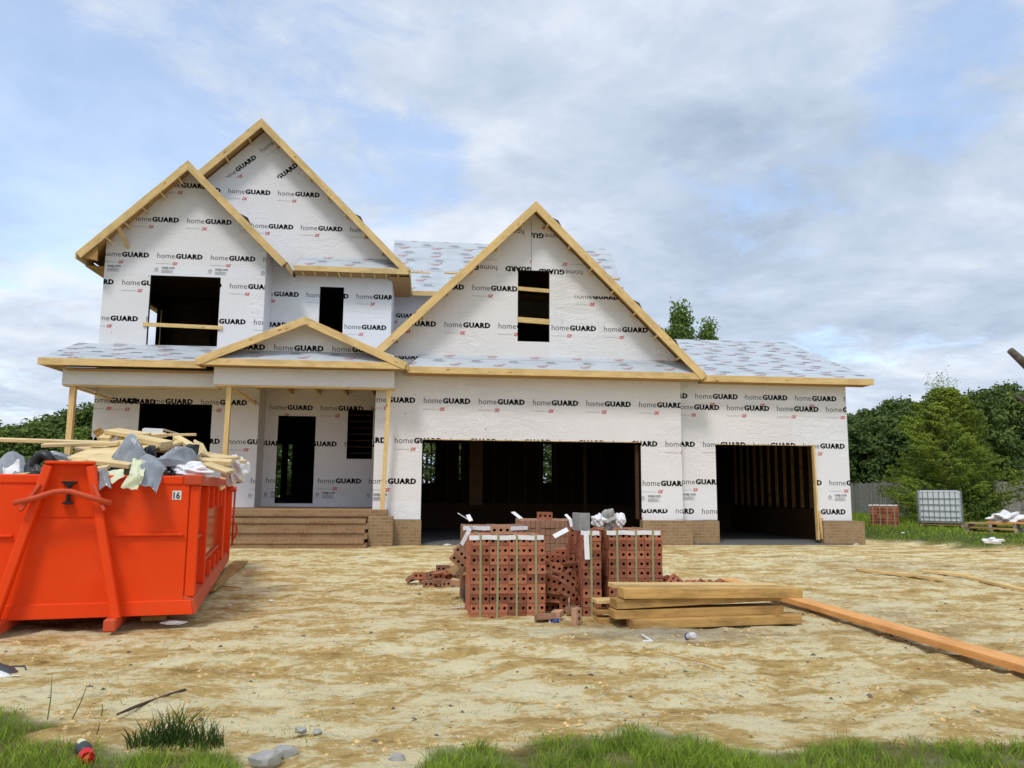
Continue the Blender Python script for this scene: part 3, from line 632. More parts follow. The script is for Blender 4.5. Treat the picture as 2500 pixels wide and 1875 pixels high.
# ------------------------------------------------------------------ the load
W_D = Matrix.Translation((-3.45, 8.26, 0)) @ Matrix.Rotation(DA, 4, 'Z')
def dl(x, y, z): return W_D @ Vector((x, y, z))
def heap_z(x, y):           # local x,y -> height of the heap
    r = math.exp(-((x-.1)/.75)**2-((y-2.4)/2.0)**2)
    return 1.30+.60*r-.12*max(0, -x-.3)
b = MB(); nx, ny = 26, 60; gx = np.linspace(-1.04, 1.04, nx); gy = np.linspace(.11, DL-.1, ny)
V = []
for j in range(ny):
    for i in range(nx): V.append(tuple(dl(gx[i], gy[j], heap_z(gx[i], gy[j])-.12+.05*fbm(np.array([gx[i]*4.]), np.array([gy[j]*4.]), 5)[0])))
b.v = V; b.f = [(j*nx+i, j*nx+i+1, (j+1)*nx+i+1, (j+1)*nx+i) for j in range(ny-1) for i in range(nx-1)]; b.m = [0]*len(b.f)
tag(b.build('construction_waste', plain('waste_fill', (.22, .16, .09), .9, .5, 9)), 'mixed waste filling the orange dumpster beneath the boards', 'waste', None, 'stuff')
GS = 'scrap boards heaped in the dumpster'
def scrap(px0, px1, Y0, Y1, w, h, label, roll=0., name='scrap_board', mt='scrap'):
    p0, p1 = at(*px0, Y0), at(*px1, Y1)
    return tag(beam(name, p0, p1, w, h, M[mt], None, up=(math.sin(roll), -.25, math.cos(roll)), bevel=.004), label, 'board', GS)
scrap((-70, 1071), (262, 1082), 10.5, 10.0, .09, .04, 'long pale board jutting left out of the dumpster heap, upper of two')
scrap((105, 1087), (290, 1083), 9.9, 9.8, .09, .04, 'pale board jutting left from the heap, just under the longest one')
b = MB(); q = [at(162, 1116, 9.2), at(278, 1118, 9.1), at(395, 1085, 9.7), at(330, 1066, 10.3), at(250, 1082, 10.2)]; up = Vector((0, .02, .03))
k = len(b.v); b.poly(q); b.poly([v-up for v in reversed(q)])
for i in range(5): b.poly([q[i], q[i]-up, q[(i+1) % 5]-up, q[(i+1) % 5]])
tag(b.build('plywood_sheet', M['scrap']), 'broken plywood sheet sloping on the front of the dumpster heap', 'plywood', None)
scrap((272, 1052), (352, 1064), 10.4, 10.2, .24, .05, 'thick pale board on the crest of the dumpster heap', .1)
scrap((252, 1073), (282, 1052), 10.2, 10.5, .14, .05, 'stubby board leaning up to the crest of the heap')
scrap((330, 1069), (408, 1084), 9.9, 9.7, .2, .06, 'short wide offcut below the white box on the heap', .15)
scrap((290, 1071), (405, 1061), 10.3, 10.6, .12, .05, 'board lying level just below the heap crest')
scrap((398, 1062), (478, 1061), 10.6, 10.4, .035, .03, 'thin stick sticking out right from the white box')
scrap((430, 1068), (472, 1092), 10.4, 10.2, .1, .05, 'board leaning down to the right beside the dark window')
scrap((380, 1097), (442, 1079), 9.9, 10.3, .12, .04, 'board tilted up to the right above the grey plastic')
scrap((484, 1080), (500, 1112), 10.3, 10.0, .13, .03, 'pointed wedge of board standing on the right of the heap', .7)
scrap((478, 1107), (560, 1120), 10.6, 10.2, .35, .03, 'wide pale panel on the right shoulder of the heap', .2)
scrap((470, 1124), (565, 1130), 9.9, 9.9, .14, .06, 'board under the wide panel on the right shoulder of the heap')
scrap((545, 1125), (601, 1126), 10.6, 10.6, .08, .035, 'board end poking out right over the dumpster side')
scrap((164, 1139), (219, 1122), 9.0, 9.2, .09, .04, 'short pale stud behind the pull frame, tilted up to the right')
scrap((218, 1125), (322, 1137), 9.0, 8.9, .12, .05, 'pale plank in front of the plywood, sloping down right')
scrap((228, 1146), (265, 1141), 8.75, 8.75, .09, .04, 'short stud end beside the pull frame cap')
scrap((230, 1155), (262, 1155), 8.7, 8.7, .09, .04, 'stubby stud low beside the pull frame')
scrap((500, 1132), (562, 1152), 9.8, 9.6, .14, .03, 'board slipping down toward the white bag at the corner')
scrap((-10, 1170), (66, 1161), 8.75, 8.7, .12, .05, 'pale board lying on the left front rim of the dumpster')
scrap((24, 1136), (80, 1139), 9.3, 9.3, .12, .05, 'brown board between the plastic bundles at the left', 0, 'scrap_board', 'oldlumber')
scrap((235, 1064), (253, 1053), 10.6, 10.6, .05, .14, 'brownish block end at the left of the heap crest', 0, 'scrap_board', 'oldlumber')
scrap((398, 1168), (430, 1163), 8.9, 8.9, .12, .05, 'board end low between the grey sheets at the front')
for i in range(34):
    x = random.uniform(-.5, .95); y = random.uniform(1.9, 4.6); a = random.uniform(-1.2, 1.2); L = random.uniform(.35, 1.1)
    z = heap_z(x, y)+random.uniform(-.10, .0); dz = random.uniform(-.12, .12)
    p = dl(x, y, z); d = Vector((math.cos(a), math.sin(a)*.6, dz))*L/2
    tag(beam('scrap_board', p-d, p+d, random.choice((.09, .09, .14, .2)), .038, M['scrap'], None, up=(random.uniform(-.4, .4), -.2, 1), bevel=.004), 'short pale lumber offcut jumbled among others in the middle of the dumpster heap', 'board', 'small lumber offcuts jumbled in the dumpster')
def crumple(name, corners, mt, label, cat, amp=.06, seed=0, n=30, bulge=0., freq=3.5, group=None, thick=.006, droop=0):
    """a creased sheet over a quad of world points (bl, br, tr, tl)"""
    a, b_, c, d = [Vector(q) for q in corners]
    if group == 'plastic sheets in the dumpster':
        k_ = (a+b_+c+d)/4; a, b_, c, d = [k_+(q-k_)*1.22 for q in (a, b_, c, d)]; amp *= 1.15
    nrm = (b_-a).cross(d-a).normalized(); b = MB()
    u, v = np.meshgrid(np.linspace(0, 1, n), np.linspace(0, 1, n)); uu = u.ravel(); vv = v.ravel()
    W = (b_-a).length; Hh = (d-a).length
    g_ = np.random.default_rng(seed); N = np.zeros_like(uu); E1 = np.zeros_like(uu)
    for i in range(6):
        th = g_.random()*6.283; w_ = g_.normal()*.9; c_ = g_.random()
        N += w_*np.abs((uu-.5)*math.cos(th)*W+(vv-.5)*math.sin(th)*Hh-(c_-.5)*.8*max(W, Hh))/max(W, Hh)
    N = (N-N.mean())/max(.15, N.std())*.75
    tri = lambda q_: np.abs((q_ % 2)-1)-.5
    for i in range(5):
        th = g_.random()*6.283; f_ = g_.uniform(5, 13); N += .28*tri((uu*math.cos(th)*W+vv*math.sin(th)*Hh)*f_+g_.random()*2+.6*fbm(uu*3+i, vv*3, seed+i, 2))*(fbm(uu*2+7*i, vv*2, seed+20+i, 2)+.6)
    E = fbm(uu*1.6+seed, vv*1.6, seed+3, 2)
    for k in range(n*n):
        x, y = uu[k], vv[k]; p = a*(1-x)*(1-y)+b_*x*(1-y)+c*x*y+d*(1-x)*y
        edge = 1 if 0 < x < 1 and 0 < y < 1 else .6
        p = p+nrm*(amp*N[k]*edge+bulge*math.sin(math.pi*x)*math.sin(math.pi*y))+((b_-a)+(d-a))*.14*E[k]
        p.z -= droop*((2*x-1)**2)
        b.v.append(tuple(p))
    b.f = [(j*n+i, j*n+i+1, (j+1)*n+i+1, (j+1)*n+i) for j in range(n-1) for i in range(n-1)]; b.m = [0]*len(b.f)
    o = b.build(name, mt, None); so = o.modifiers.new('thick', 'SOLIDIFY'); so.thickness = thick
    return tag(o, label, cat, group)
def quad(pts, Ys): return [at(p[0], p[1], y) for p, y in zip(pts, Ys)]
GP = 'plastic sheets in the dumpster'
crumple('plastic_sheet', quad([(272, 1122), (356, 1133), (345, 1092), (296, 1094)], [8.9, 8.9, 9.2, 9.2]), M['tarp'], 'grey plastic sheet tented in front of the plywood', 'plastic sheet', .09, 3, bulge=.08, group=GP)
crumple('plastic_sheet', quad([(345, 1172), (380, 1176), (410, 1140), (340, 1130)], [8.17, 8.17, 8.8, 8.8]), M['tarp'], 'grey plastic sheet hanging over the front rim beside the yellow sheet', 'plastic sheet', .08, 8, bulge=.06, group=GP)
crumple('plastic_sheet', quad([(385, 1152), (462, 1152), (478, 1105), (398, 1098)], [8.9, 9.0, 9.5, 9.4]), M['tarp'], 'big grey plastic sheet bunched at the right of the heap', 'plastic sheet', .12, 13, bulge=.14, group=GP)
crumple('plastic_sheet', quad([(348, 1128), (380, 1130), (378, 1092), (352, 1094)], [9.15, 9.15, 9.2, 9.2]), M['blacktarp'], 'black plastic flap standing between two grey sheets', 'plastic sheet', .04, 17, 14, group=GP)
crumple('plastic_sheet', quad([(450, 1108), (478, 1120), (482, 1085), (455, 1094)], [9.7, 9.7, 9.8, 9.8]), M['blacktarp'], 'black plastic peak at the right of the big grey sheet', 'plastic sheet', .04, 19, 14, group=GP)
crumple('plastic_sheet', quad([(395, 1150), (428, 1152), (440, 1128), (412, 1112)], [8.85, 8.85, 9.2, 9.2]), M['blacktarp'], 'black inner fold of plastic under the big grey sheet', 'plastic sheet', .05, 23, 14, group=GP)
crumple('plastic_sheet', quad([(232, 1188), (268, 1183), (262, 1155), (230, 1160)], [8.17, 8.17, 8.5, 8.5]), M['tarp'], 'dark grey plastic sheet drooping over the rim beside the pull frame', 'plastic sheet', .05, 29, 16, bulge=.05, group=GP)
crumple('plastic_sheet', quad([(120, 1142), (166, 1138), (165, 1106), (118, 1104)], [8.9, 8.9, 9.2, 9.2]), M['tarp'], 'grey plastic sheet behind the black arched roll', 'plastic sheet', .08, 31, bulge=.1, group=GP)
crumple('plastic_sheet', quad([(60, 1172), (128, 1160), (125, 1140), (68, 1152)], [8.6, 8.6, 8.9, 8.9]), M['blacktarp'], 'black plastic lying below the arched roll at the left', 'plastic sheet', .06, 37, group=GP)
crumple('plastic_sheet', quad([(-20, 1165), (60, 1160), (55, 1130), (-20, 1126)], [9.0, 9.0, 9.4, 9.4]), M['tarp'], 'grey plastic sheet at the left edge of the dumpster load', 'plastic sheet', .08, 41, bulge=.05, group=GP)
crumple('white_sheet', quad([(10, 1158), (52, 1162), (46, 1146), (12, 1144)], [8.95, 8.95, 9.1, 9.1]), M['white'], 'crumpled white plastic beside the brown board at the left', 'plastic sheet', .06, 43, 16, group=GP)
b = MB(); pts = [at(84+22*(1-math.cos(t)), 1143-32*math.sin(t), 8.85) for t in np.linspace(0, math.pi, 12)]
ring = []
for p in pts: ring.append(p)
b.tube(ring, .055, 8); tag(b.build('plastic_roll', M['blacktarp'], None, smooth=True), 'black arched roll of plastic on the left of the load', 'plastic roll', GP)
ys = []
b = MB(); top = quad([(324, 1121), (358, 1127)], [8.45, 8.45]); mid = quad([(316, 1158), (351, 1163)], [8.10, 8.12]); low = quad([(296, 1190), (336, 1197)], [8.07, 8.09])
n = 7
rows_ = []
for r0, r1, s in ((top, mid, 6), (mid, low, 6)):
    for j in range(s+(1 if r0 is mid else 0)):
        t = j/s; rows_.append([(r0[0].lerp(r1[0], t)).lerp(r0[1].lerp(r1[1], t), i/(n-1))+Vector((0, -.012*math.sin(3.1*i/(n-1))+.01*math.sin(t*5+i), .008*math.sin(i*2.+t*3))) for i in range(n)])
for r_ in rows_: b.v += [tuple(p) for p in r_]
b.f = [(j*n+i, j*n+i+1, (j+1)*n+i+1, (j+1)*n+i) for j in range(len(rows_)-1) for i in range(n-1)]; b.m = [0]*len(b.f)
o = b.build('yellow_sheet', M['yellowsheet'], None); so = o.modifiers.new('thick', 'SOLIDIFY'); so.thickness = .008; tag(o, 'pale yellow rectangular sheet hanging over the dumpster front rim', 'sheet')
crumple('yellow_sheet', quad([(274, 1178), (306, 1168), (300, 1140), (258, 1146)], [8.2, 8.25, 8.6, 8.6]), M['yellowsheet'], 'pale yellow scrap of sheet crumpled beside the hanging one', 'sheet', .03, 47, 14)
def bag(name, c, size, mt, label, cat, seed=0, group=None, n=26):
    b = MB(); th = np.linspace(0, math.pi, n); ph = np.linspace(0, 2*math.pi, 2*n, endpoint=False)
    g_ = np.random.default_rng(seed); cr_ = [(g_.normal(), g_.uniform(-.6, .6), g_.normal(size=3)*.7) for i in range(13)]
    amp_ = .16
    for t in th:
        for p in ph:
            x, y, z = math.sin(t)*math.cos(p), math.sin(t)*math.sin(p), math.cos(t)
            k = .9+amp_*sum(w_*(abs(((x*d_[0]+y*d_[1]+z*d_[2])*2.6+c_*3) % 2-1)-.5) for w_, c_, d_ in cr_)
            b.v.append((x*size[0]*k, y*size[1]*k, z*size[2]*k))
    m_ = 2*n; b.f = [(j*m_+i, (j+1)*m_+i, (j+1)*m_+(i+1) % m_, j*m_+(i+1) % m_) for j in range(n-1) for i in range(m_)]; b.m = [0]*len(b.f)
    o = b.build(name, mt, None); o.location = c; return tag(o, label, cat, group)
bag('plastic_bag', at(468, 1152, 8.95), (.22, .12, .10), M['white'], 'white plastic bag on the front rim near the number 16', 'bag', 3)
bag('plastic_bag', at(572, 1148, 10.6), (.17, .2, .19), M['white'], 'big white plastic bag bulging over the right rim of the dumpster', 'bag', 5)
bag('plastic_bag', at(116, 1165, 8.5), (.06, .05, .05), M['white'], 'small white scrap of plastic beside the pull frame top', 'bag', 8)
cb = empty('white_box', at(372, 1060, 10.6)+Vector((0, 0, 0)), .5, 'white open carton on top of the dumpster heap', 'carton')
b = MB(); b.box(-.11, .11, -.08, .08, -.05, .07); b.build('carton_body', M['white'], cb, .003)
b = MB(); b.hexa([(.112, -.08, .065), (.30, -.06, .02), (.30, .1, .02), (.112, .08, .065), (.112, -.08, .07), (.30, -.06, .025), (.30, .1, .025), (.112, .08, .07)]); b.build('flap', M['white'], cb)
# ================================================================== BRICKS
BW, BH, BT = .2, .098, .062
def brick_mesh(holes=True):
    b = MB(); w, h, t = BW/2, BH/2, BT
    b.box(-w, w, 0, t, -h, h)
    if holes:
        b.f.pop(2); b.m.pop(2)          # front (y=0) opened up
        for cx in (-BW/3, 0, BW/3):
            sq = [(cx-BW/6, -h), (cx, -h), (cx+BW/6, -h), (cx+BW/6, 0), (cx+BW/6, h), (cx, h), (cx-BW/6, h), (cx-BW/6, 0)]
            oc = [(cx+.0175*math.cos(a), .0175*math.sin(a)) for a in [math.radians(225+45*i) for i in range(8)]]
            for i in range(8):
                j = (i+1) % 8
                b.poly([(sq[i][0], 0, sq[i][1]), (sq[j][0], 0, sq[j][1]), (oc[j][0], 0, oc[j][1]), (oc[i][0], 0, oc[i][1])], 0)
                b.poly([(oc[i][0], 0, oc[i][1]), (oc[j][0], 0, oc[j][1]), (oc[j][0], t*.8, oc[j][1]), (oc[i][0], t*.8, oc[i][1])], 1)
            b.poly([(q[0], t*.8, q[1]) for q in oc], 1)
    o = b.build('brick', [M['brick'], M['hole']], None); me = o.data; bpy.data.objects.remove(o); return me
BM = brick_mesh(); BMP = BM.copy(); BMP.materials[0] = M['brickpale']
def brick(parent, x, y, z, rot=(0, 0, 0), me=None, label=None, group=None):
    o = bpy.data.objects.new('brick', me or BM); COL.objects.link(o); o.parent = parent; o.location = (x, y, z); o.rotation_euler = rot
    if label: tag(o, label, 'brick', group)
    return o
def pack(name, loc, rz, nc, nr, nd, label, group='strapped brick packs by the garage', side=False, paper=True, front=True, z0=0., edge=True):
    p = empty(name, loc, rz, label, 'brick pack', group); r = random.Random(hash(label) % 999 if 0 else len(label)*7+nc)
    cw, rh, bt = BW+.003, BH+.003, BT+.003
    if side: cw, bt, nc, nd = BT+.004, BW+.003, nc*3, max(3, nd//3)
    W, Ht = nc*cw, nr*rh
    if front:
        for i in range(nc):
            for j in range(nr):
                brick(p, (i+.5)*cw+r.uniform(-.003, .003), r.uniform(-.004, .006), z0+(j+.5)*rh, (0, r.uniform(-.008, .008), r.uniform(-.015, .015)))
    b = MB(); k0 = 1 if front else 0
    for k in range(k0, nd):
        for i in range(nc):
            for j in range(nr):
                if 0 < i < nc-1 and j < nr-1 and 0 < k < nd-1: continue
                dx, dy, dz = r.uniform(-.006, .006), r.uniform(-.002, .002), r.uniform(-.003, .003)
                if side: dx, dy = dx*.2, dx*1.5
                b.box(i*cw+.001+dx, (i+1)*cw-.002+dx, k*bt+dy, (k+1)*bt-.003+dy, z0+j*rh+.001, z0+(j+1)*rh-.001+dz)
    tag(b.build('brick', M['brickpale' if side else 'brick'], p, .003), kind='stuff')
    b = MB(); b.box(.03, W-.03, (BT if front else 0)+.03, nd*bt-.03, z0, z0+Ht-.03); b.build('shade_filler', M['hole'], p)  # near-black filler block, painting the shade in the gaps between bricks
    for i in range(nc if front else 0):
        x = (i+.5)*cw+r.uniform(-.012, .012)-.005; b = MB(); tilt = r.uniform(-.012, .012)
        b.hexa([(x-.012+tilt, -.012, z0-.02), (x+.012+tilt, -.012, z0-.02), (x+.012+tilt, -.009, z0-.02), (x-.012+tilt, -.009, z0-.02), (x-.012, -.014, z0+Ht+.008), (x+.012, -.014, z0+Ht+.008), (x+.012, -.011, z0+Ht+.008), (x-.012, -.011, z0+Ht+.008)])
        b.hexa([(x-.012, -.014, z0+Ht+.006), (x+.012, -.014, z0+Ht+.006), (x+.012, nd*BT, z0+Ht+.004), (x-.012, nd*BT, z0+Ht+.004), (x-.012, -.014, z0+Ht+.009), (x+.012, -.014, z0+Ht+.009), (x+.012, nd*BT, z0+Ht+.008), (x-.012, nd*BT, z0+Ht+.008)])
        b.build('strap', M['strap'], p)
    if edge:
        b = MB(); n = 12
        for i in range(n):
            x0, x1 = -.02+(W+.0)*i/n, -.02+(W+.0)*(i+1)/n; za, zb = .004*math.sin(i*1.3+nc), .004*math.sin((i+1)*1.3+nc)
            T = z0+Ht+.004
            b.poly([(x0, -.009, T-.042+za), (x1, -.009, T-.042+zb), (x1, -.009, T+.003), (x0, -.009, T+.003)])
            b.poly([(x0, -.009, T+.003), (x1, -.009, T+.003), (x1, .045, T+.003+zb*.5), (x0, .045, T+.003+za*.5)])
        b.build('edge_protector', M['white'], p)
    return p
pack('brick_pack', (.515, 8.66, -.05), R(1), 4, 9, 12, 'red brick pack with four straps, front left of the cluster')
p2 = pack('brick_pack', (1.735, 8.66, 0), R(-4), 1, 9, 12, 'single strapped column of red brick beside the gap in the cluster')
pack('brick_pack', (2.04, 8.74, 0), R(-1), 3, 9, 15, 'red brick pack with three straps behind the lumber stack')
pack('brick_pack', (.50, 9.75, 0), R(1), 4, 9, 12, 'pack of pale red brick behind the four-strap pack', front=False, side=True)
pack('brick_pack', (1.28, 10.55, .05), R(-1.5), 4, 9, 12, 'taller pack of pale brick at the back of the cluster', front=False, side=True, edge=False)
# loose paper strips on the packs
def strip(px0, px1, Y0, Y1, w, label, mt='white', up=(0, -.6, 1), th=.006, cat='paper strip', name='edge_strip'):
    return tag(beam(name, at(*px0, Y0), at(*px1, Y1), w, th, M[mt], None, up=up, bevel=0), label, cat, 'loose white edge strips')
strip((1127, 1330), (1148, 1290), 8.62, 8.7, .045, 'white edge strip dangling at the left corner of the front brick pack', up=(1, -1, .3))
strip((1352, 1310), (1386, 1292), 8.6, 8.68, .05, 'white edge strip sticking out left of the single brick column', up=(0, -1, .5))
strip((1431, 1300), (1434, 1366), 8.62, 8.6, .055, 'white edge strip hanging down the single brick column', up=(0, -1, 0))
strip((1118, 1253), (1142, 1268), 9.5, 9.6, .012, 'thin white strip curling off the back left pack', up=(0, -1, 1))
strip((1142, 1257), (1150, 1272), 9.68, 9.6, .05, 'white strip folded on the back left pack corner', up=(0, -1, 1))
strip((1252, 1250), (1272, 1266), 10.1, 9.7, .05, 'white strip lying on the middle of the back packs', up=(0, -1, 1))
strip((1381, 1256), (1392, 1268), 10.5, 10.4, .04, 'white strip at the top right corner of the tall pack', up=(0, -1, 1))
strip((1392, 1268), (1396, 1288), 10.4, 10.38, .04, 'white strip hanging down the right of the tall pack', up=(0, -1, .2))
# loose bricks
top1 = .858
brick(None, 1.62, 10.62, 1.018, (0, .02, .1), BM, 'lone red brick standing on top of the tall back pack', 'single bricks on the packs')
brick(None, .86, 8.9, top1+.055, (0, 0, .05), BMP, 'pale brick lying on top of the front left pack', 'single bricks on the packs').scale = (1.1, 1, 1)
GL = 'bricks tumbled left of the packs'; LL = 'pale red brick in the tumbled pile left of the strapped packs'
r = random.Random(5)
for i in range(6): brick(None, .12+i*.125, 11.35+r.uniform(-.1, .1), .05, (math.pi/2*(i % 2), 0, r.uniform(-.5, .5)), BMP, LL, GL)
for i in range(5): brick(None, -.02+i*.14, 11.6+r.uniform(-.1, .1), .14, (r.uniform(-.5, .5), r.uniform(-.2, .2), r.uniform(-1, 1)), r.choice((BM, BMP)), LL, GL)
for i in range(4): brick(None, -.12+i*.15, 11.8+r.uniform(-.1, .1), .07, (r.uniform(-.9, .9), r.uniform(-.2, .2), r.uniform(-1, 1)), r.choice((BM, BMP)), LL, GL)
brick(None, .30, 11.6, .235, (0, .03, .1), BMP, 'brick with three holes standing on top of the tumbled pile', GL)
for i, (px, py, Y, ry) in enumerate(((1127, 1352, 9.6, .8), (1119, 1371, 9.6, .7))):
    q = at(px, py, Y); brick(None, q.x, q.y, q.z, (.2, ry, .2), BMP, ('upper', 'lower')[i]+' of two tilted bricks perched left of the back pack', GL)
GS2 = 'bricks spilled in the gap between packs'
r = random.Random(11)
for i, (px, py, Y, ry) in enumerate(((1352, 1385, 8.95, -.25), (1353, 1420, 8.9, -.3), (1356, 1440, 8.9, -.15), (1386, 1418, 8.75, -.6), (1388, 1446, 8.72, -.5), (1352, 1460, 8.95, -.1), (1400, 1412, 8.95, -.9), (1377, 1480, 8.8, 1.57), (1408, 1478, 8.8, 1.5), (1395, 1385, 9.1, .1), (1350, 1360, 9.4, 0), (1375, 1350, 9.4, .05), (1362, 1370, 9.3, .05), (1372, 1400, 9.1, -.3), (1350, 1482, 9.1, 0), (1395, 1350, 9.3, 1.5), (1400, 1330, 9.3, 1.5), (1398, 1308, 9.3, 1.55))):
    q = at(px, py, Y); brick(None, q.x, q.y, q.z, (r.uniform(-.2, .3), -ry, r.uniform(-.3, .3)), BM, 'red brick slumped in the gap between the two front packs', GS2)
for px, py, rot, lab in ((1332, 1527, (1.2, 0, .2), 'brick lying flat on the sand below the front left pack'), (1361, 1518, (math.pi/2, 0, 1.2), 'brick lying end-on beside the crushed blue can'), (1400, 1506, (math.pi/2, 0, .9), 'brick tilted toward the gap, behind the end-on brick'), (1414, 1530, (0, 1.57, .8), 'brick standing on end in front of the single column')):
    q = gz(px, py, .0); brick(None, q.x, q.y, .05 if rot[1] == 0 else .08, rot, BMP, lab, 'loose bricks in front of the packs')
r = random.Random(3)
for i in range(9):
    q = gz(1622+i*17, 1436+r.uniform(-4, 6), 0); brick(None, q.x, q.y, .05+.05*(i < 3), (r.uniform(-.8, .8), r.uniform(-.7, .7), r.uniform(-1, 1)), BM, 'red brick scattered right of the packs, behind the lumber stack', 'bricks scattered behind the lumber stack')
q = at(1421, 1262, 8.9); cb = empty('concrete_block', (q.x, 8.95, .905), .25, 'grey concrete block standing on the single brick column', 'block')
b = MB(); b.box(-.065, .065, -.1, .1, 0, .2); b.build('block_body', M['block'], cb, .006)
b = MB(); b.box(-.04, .04, -.075, -.01, .19, .203); b.build('core_shade_patch', M['hole'], cb)  # dark slab on the solid top paints the shade of a hollow
bag('plastic_wad', at(1462, 1270, 9.0), (.09, .08, .08), M['white'], 'small white crumpled plastic wad next to the concrete block', 'plastic wad', 21)
bag('plastic_wad', at(1487, 1267, 9.0), (.10, .09, .11), M['rock'], 'grey crumpled wad with a peak on the three-strap pack', 'plastic wad', 27)
bag('plastic_wad', at(1512, 1270, 9.0), (.07, .07, .085), M['white'], 'white crumpled wad at the right of three on the brick pack', 'plastic wad', 33)
crumple('kraft_paper', quad([(1085, 1405), (1142, 1408), (1140, 1375), (1105, 1385)], [9.9, 9.6, 9.8, 10.2]), M['paper'], 'torn brown paper draped behind the front left brick pack', 'paper', .05, 51, 14, bulge=.1)
tub = empty('plastic_tub', (at(1128, 1440, 9.5).x+.175, 9.47, .0), 0, 'dark grey tub lying half hidden behind the front left pack', 'tub')
b = MB(); b.tube([(.0, 0, .165), (.0, .02, .165), (.0, .2, .155)], [.15, .165, .14], 24); b.build('tub_body', M['darkplastic'], tub, smooth=True)
b = MB(); b.tube([(.0, -.012, .16), (.0, .012, .16)], [.175, .175], 20); b.build('tub_rim', M['darkplastic'], tub)
# ================================================================== LUMBER AND RUBBISH ON THE SAND
GLB = 'beams of the lumber stack'
def lay(name, p0, p1, w, h, mt, label, cat, group=None, up=(0, 0, 1)):
    return tag(beam(name, p0, p1, w, h, M[mt], None, up=up, bevel=.004, zoff=0), label, cat, group)
lay('timber_beam', (2.07, 7.96, .0), (3.90, 8.15, .01), .22, .088, 'oldlumber', 'lowest front beam of the lumber stack, touching the sand', 'timber', GLB)
lay('timber_beam', (1.91, 8.06, .085), (3.74, 8.22, .10), .22, .085, 'oldlumber', 'second beam from the ground in the lumber stack', 'timber', GLB)
lay('timber_beam', (1.93, 8.07, .18), (3.72, 8.22, .235), .22, .092, 'oldlumber', 'third beam from the ground, right end raised over a dark gap', 'timber', GLB)
lay('timber_beam', (2.0, 8.04, .285), (3.93, 8.16, .265), .2, .098, 'oldlumber', 'stained upper front beam of the lumber stack sticking out furthest right', 'timber', GLB)
lay('timber_beam', (1.95, 8.27, .36), (3.78, 8.40, .33), .2, .045, 'lumber', 'thin topmost board at the back of the lumber stack', 'timber', GLB)
lay('timber_beam', (1.78, 8.30, .20), (3.5, 8.42, .22), .2, .04, 'lumber', 'thin upper board at the back left end of the lumber stack', 'timber', GLB)
lay('timber_beam', (1.79, 8.31, .10), (3.5, 8.43, .10), .2, .04, 'oldlumber', 'thin middle board at the back left end of the lumber stack', 'timber', GLB)
lay('timber_beam', (1.80, 8.30, .0), (3.5, 8.45, .0), .2, .06, 'oldlumber', 'bottom back board under the lumber stack', 'timber', GLB)
lay('plank', (4.38, 11.35, .05), (4.55, 4.6, .035), .21, .06, 'orange_wood', 'long orange plank lying on the sand toward the right edge', 'plank')
for p0, p1, w, lab in (((2093, 1393), (2298, 1417), .09, 'thin pale board on the sand left of the other two'), ((2255, 1398), (2366, 1408), .12, 'short board raised at the middle of three on the far sand'), ((2362, 1412), (2530, 1452), .09, 'board on the sand running off the right edge')):
    a, b_ = gz(*p0), gz(*p1); lay('plank', a, b_, w, .045, 'lumber', lab, 'plank', 'thin boards on the far sand')
a, b_ = gz(500, 1445), gz(590, 1372); lay('plank', a, b_, .24, .03, 'oldlumber', 'wide board on the sand beside the dumpster side', 'plank')
a, b_ = gz(345, 1515), gz(405, 1513); lay('plank', a, b_, .1, .05, 'oldlumber', 'short reddish board on the sand under the dumpster front', 'plank')
a, b_ = gz(545, 1432), gz(590, 1437); lay('stick', a, b_, .015, .015, 'oldlumber', 'thin dark stick on the sand right of the dumpster', 'stick')
a, b_ = gz(1608, 1594), gz(1770, 1632); lay('stick', a, b_, .012, .012, 'oldlumber', 'thin stick lying on the sand in front of the lumber stack', 'stick')
b = MB(); pts = [gz(x, y) for x, y in ((285, 1752), (330, 1733), (380, 1715), (415, 1703), (452, 1692))]; b.tube([p+Vector((0, 0, .018)) for p in pts], [.006, .010, .010, .012, .012], 6)
tag(b.build('branch', M['bark'], None, smooth=True), 'thin bent brown branch on the sand above the left grass', 'branch')
bag('plastic_scrap', gz(425, 1523)+Vector((0, 0, .015)), (.115, .06, .022), M['white'], 'flat white plastic scrap on the sand in front of the dumpster', 'plastic scrap', 61)
for i, (px, py, s, lab) in enumerate(((560, 1480, .03, 'small white scrap on the sand, left one of two right of the dumpster'), (662, 1469, .035, 'small white scrap on the sand, right one of two beside the dumpster'), (878, 1362, .06, 'bit of white litter in front of the porch steps'), (1092, 1332, .09, 'white litter on the garage gravel left of the brick packs'), (2090, 1330, .12, 'bluish litter at the right corner of the house foundation'), (2425, 1322, .25, 'white sheet scrap on the sand by the pallets'), (2205, 1302, .05, 'white bit of litter in the grass before the tank'))):
    q = gz(px, py, 0 if i < 5 else .25); bag('litter', q+Vector((0, 0, .015)), (s, s*.6, s*.3), M['white'], lab, 'litter', 70+i, 'white litter on the site')
for pts, lab in ((((1568, 1553), (1592, 1568), (1570, 1569)), 'white plastic strap bent in a V on the sand'), (((1098, 1488), (1140, 1484)), 'white strip on the sand left of the front pack')):
    q = [gz(*p)+Vector((0, 0, .012)) for p in pts]; b = MB(); b.tube(q, .009, 6); tag(b.build('plastic_strap', M['white'], None), lab, 'strap')
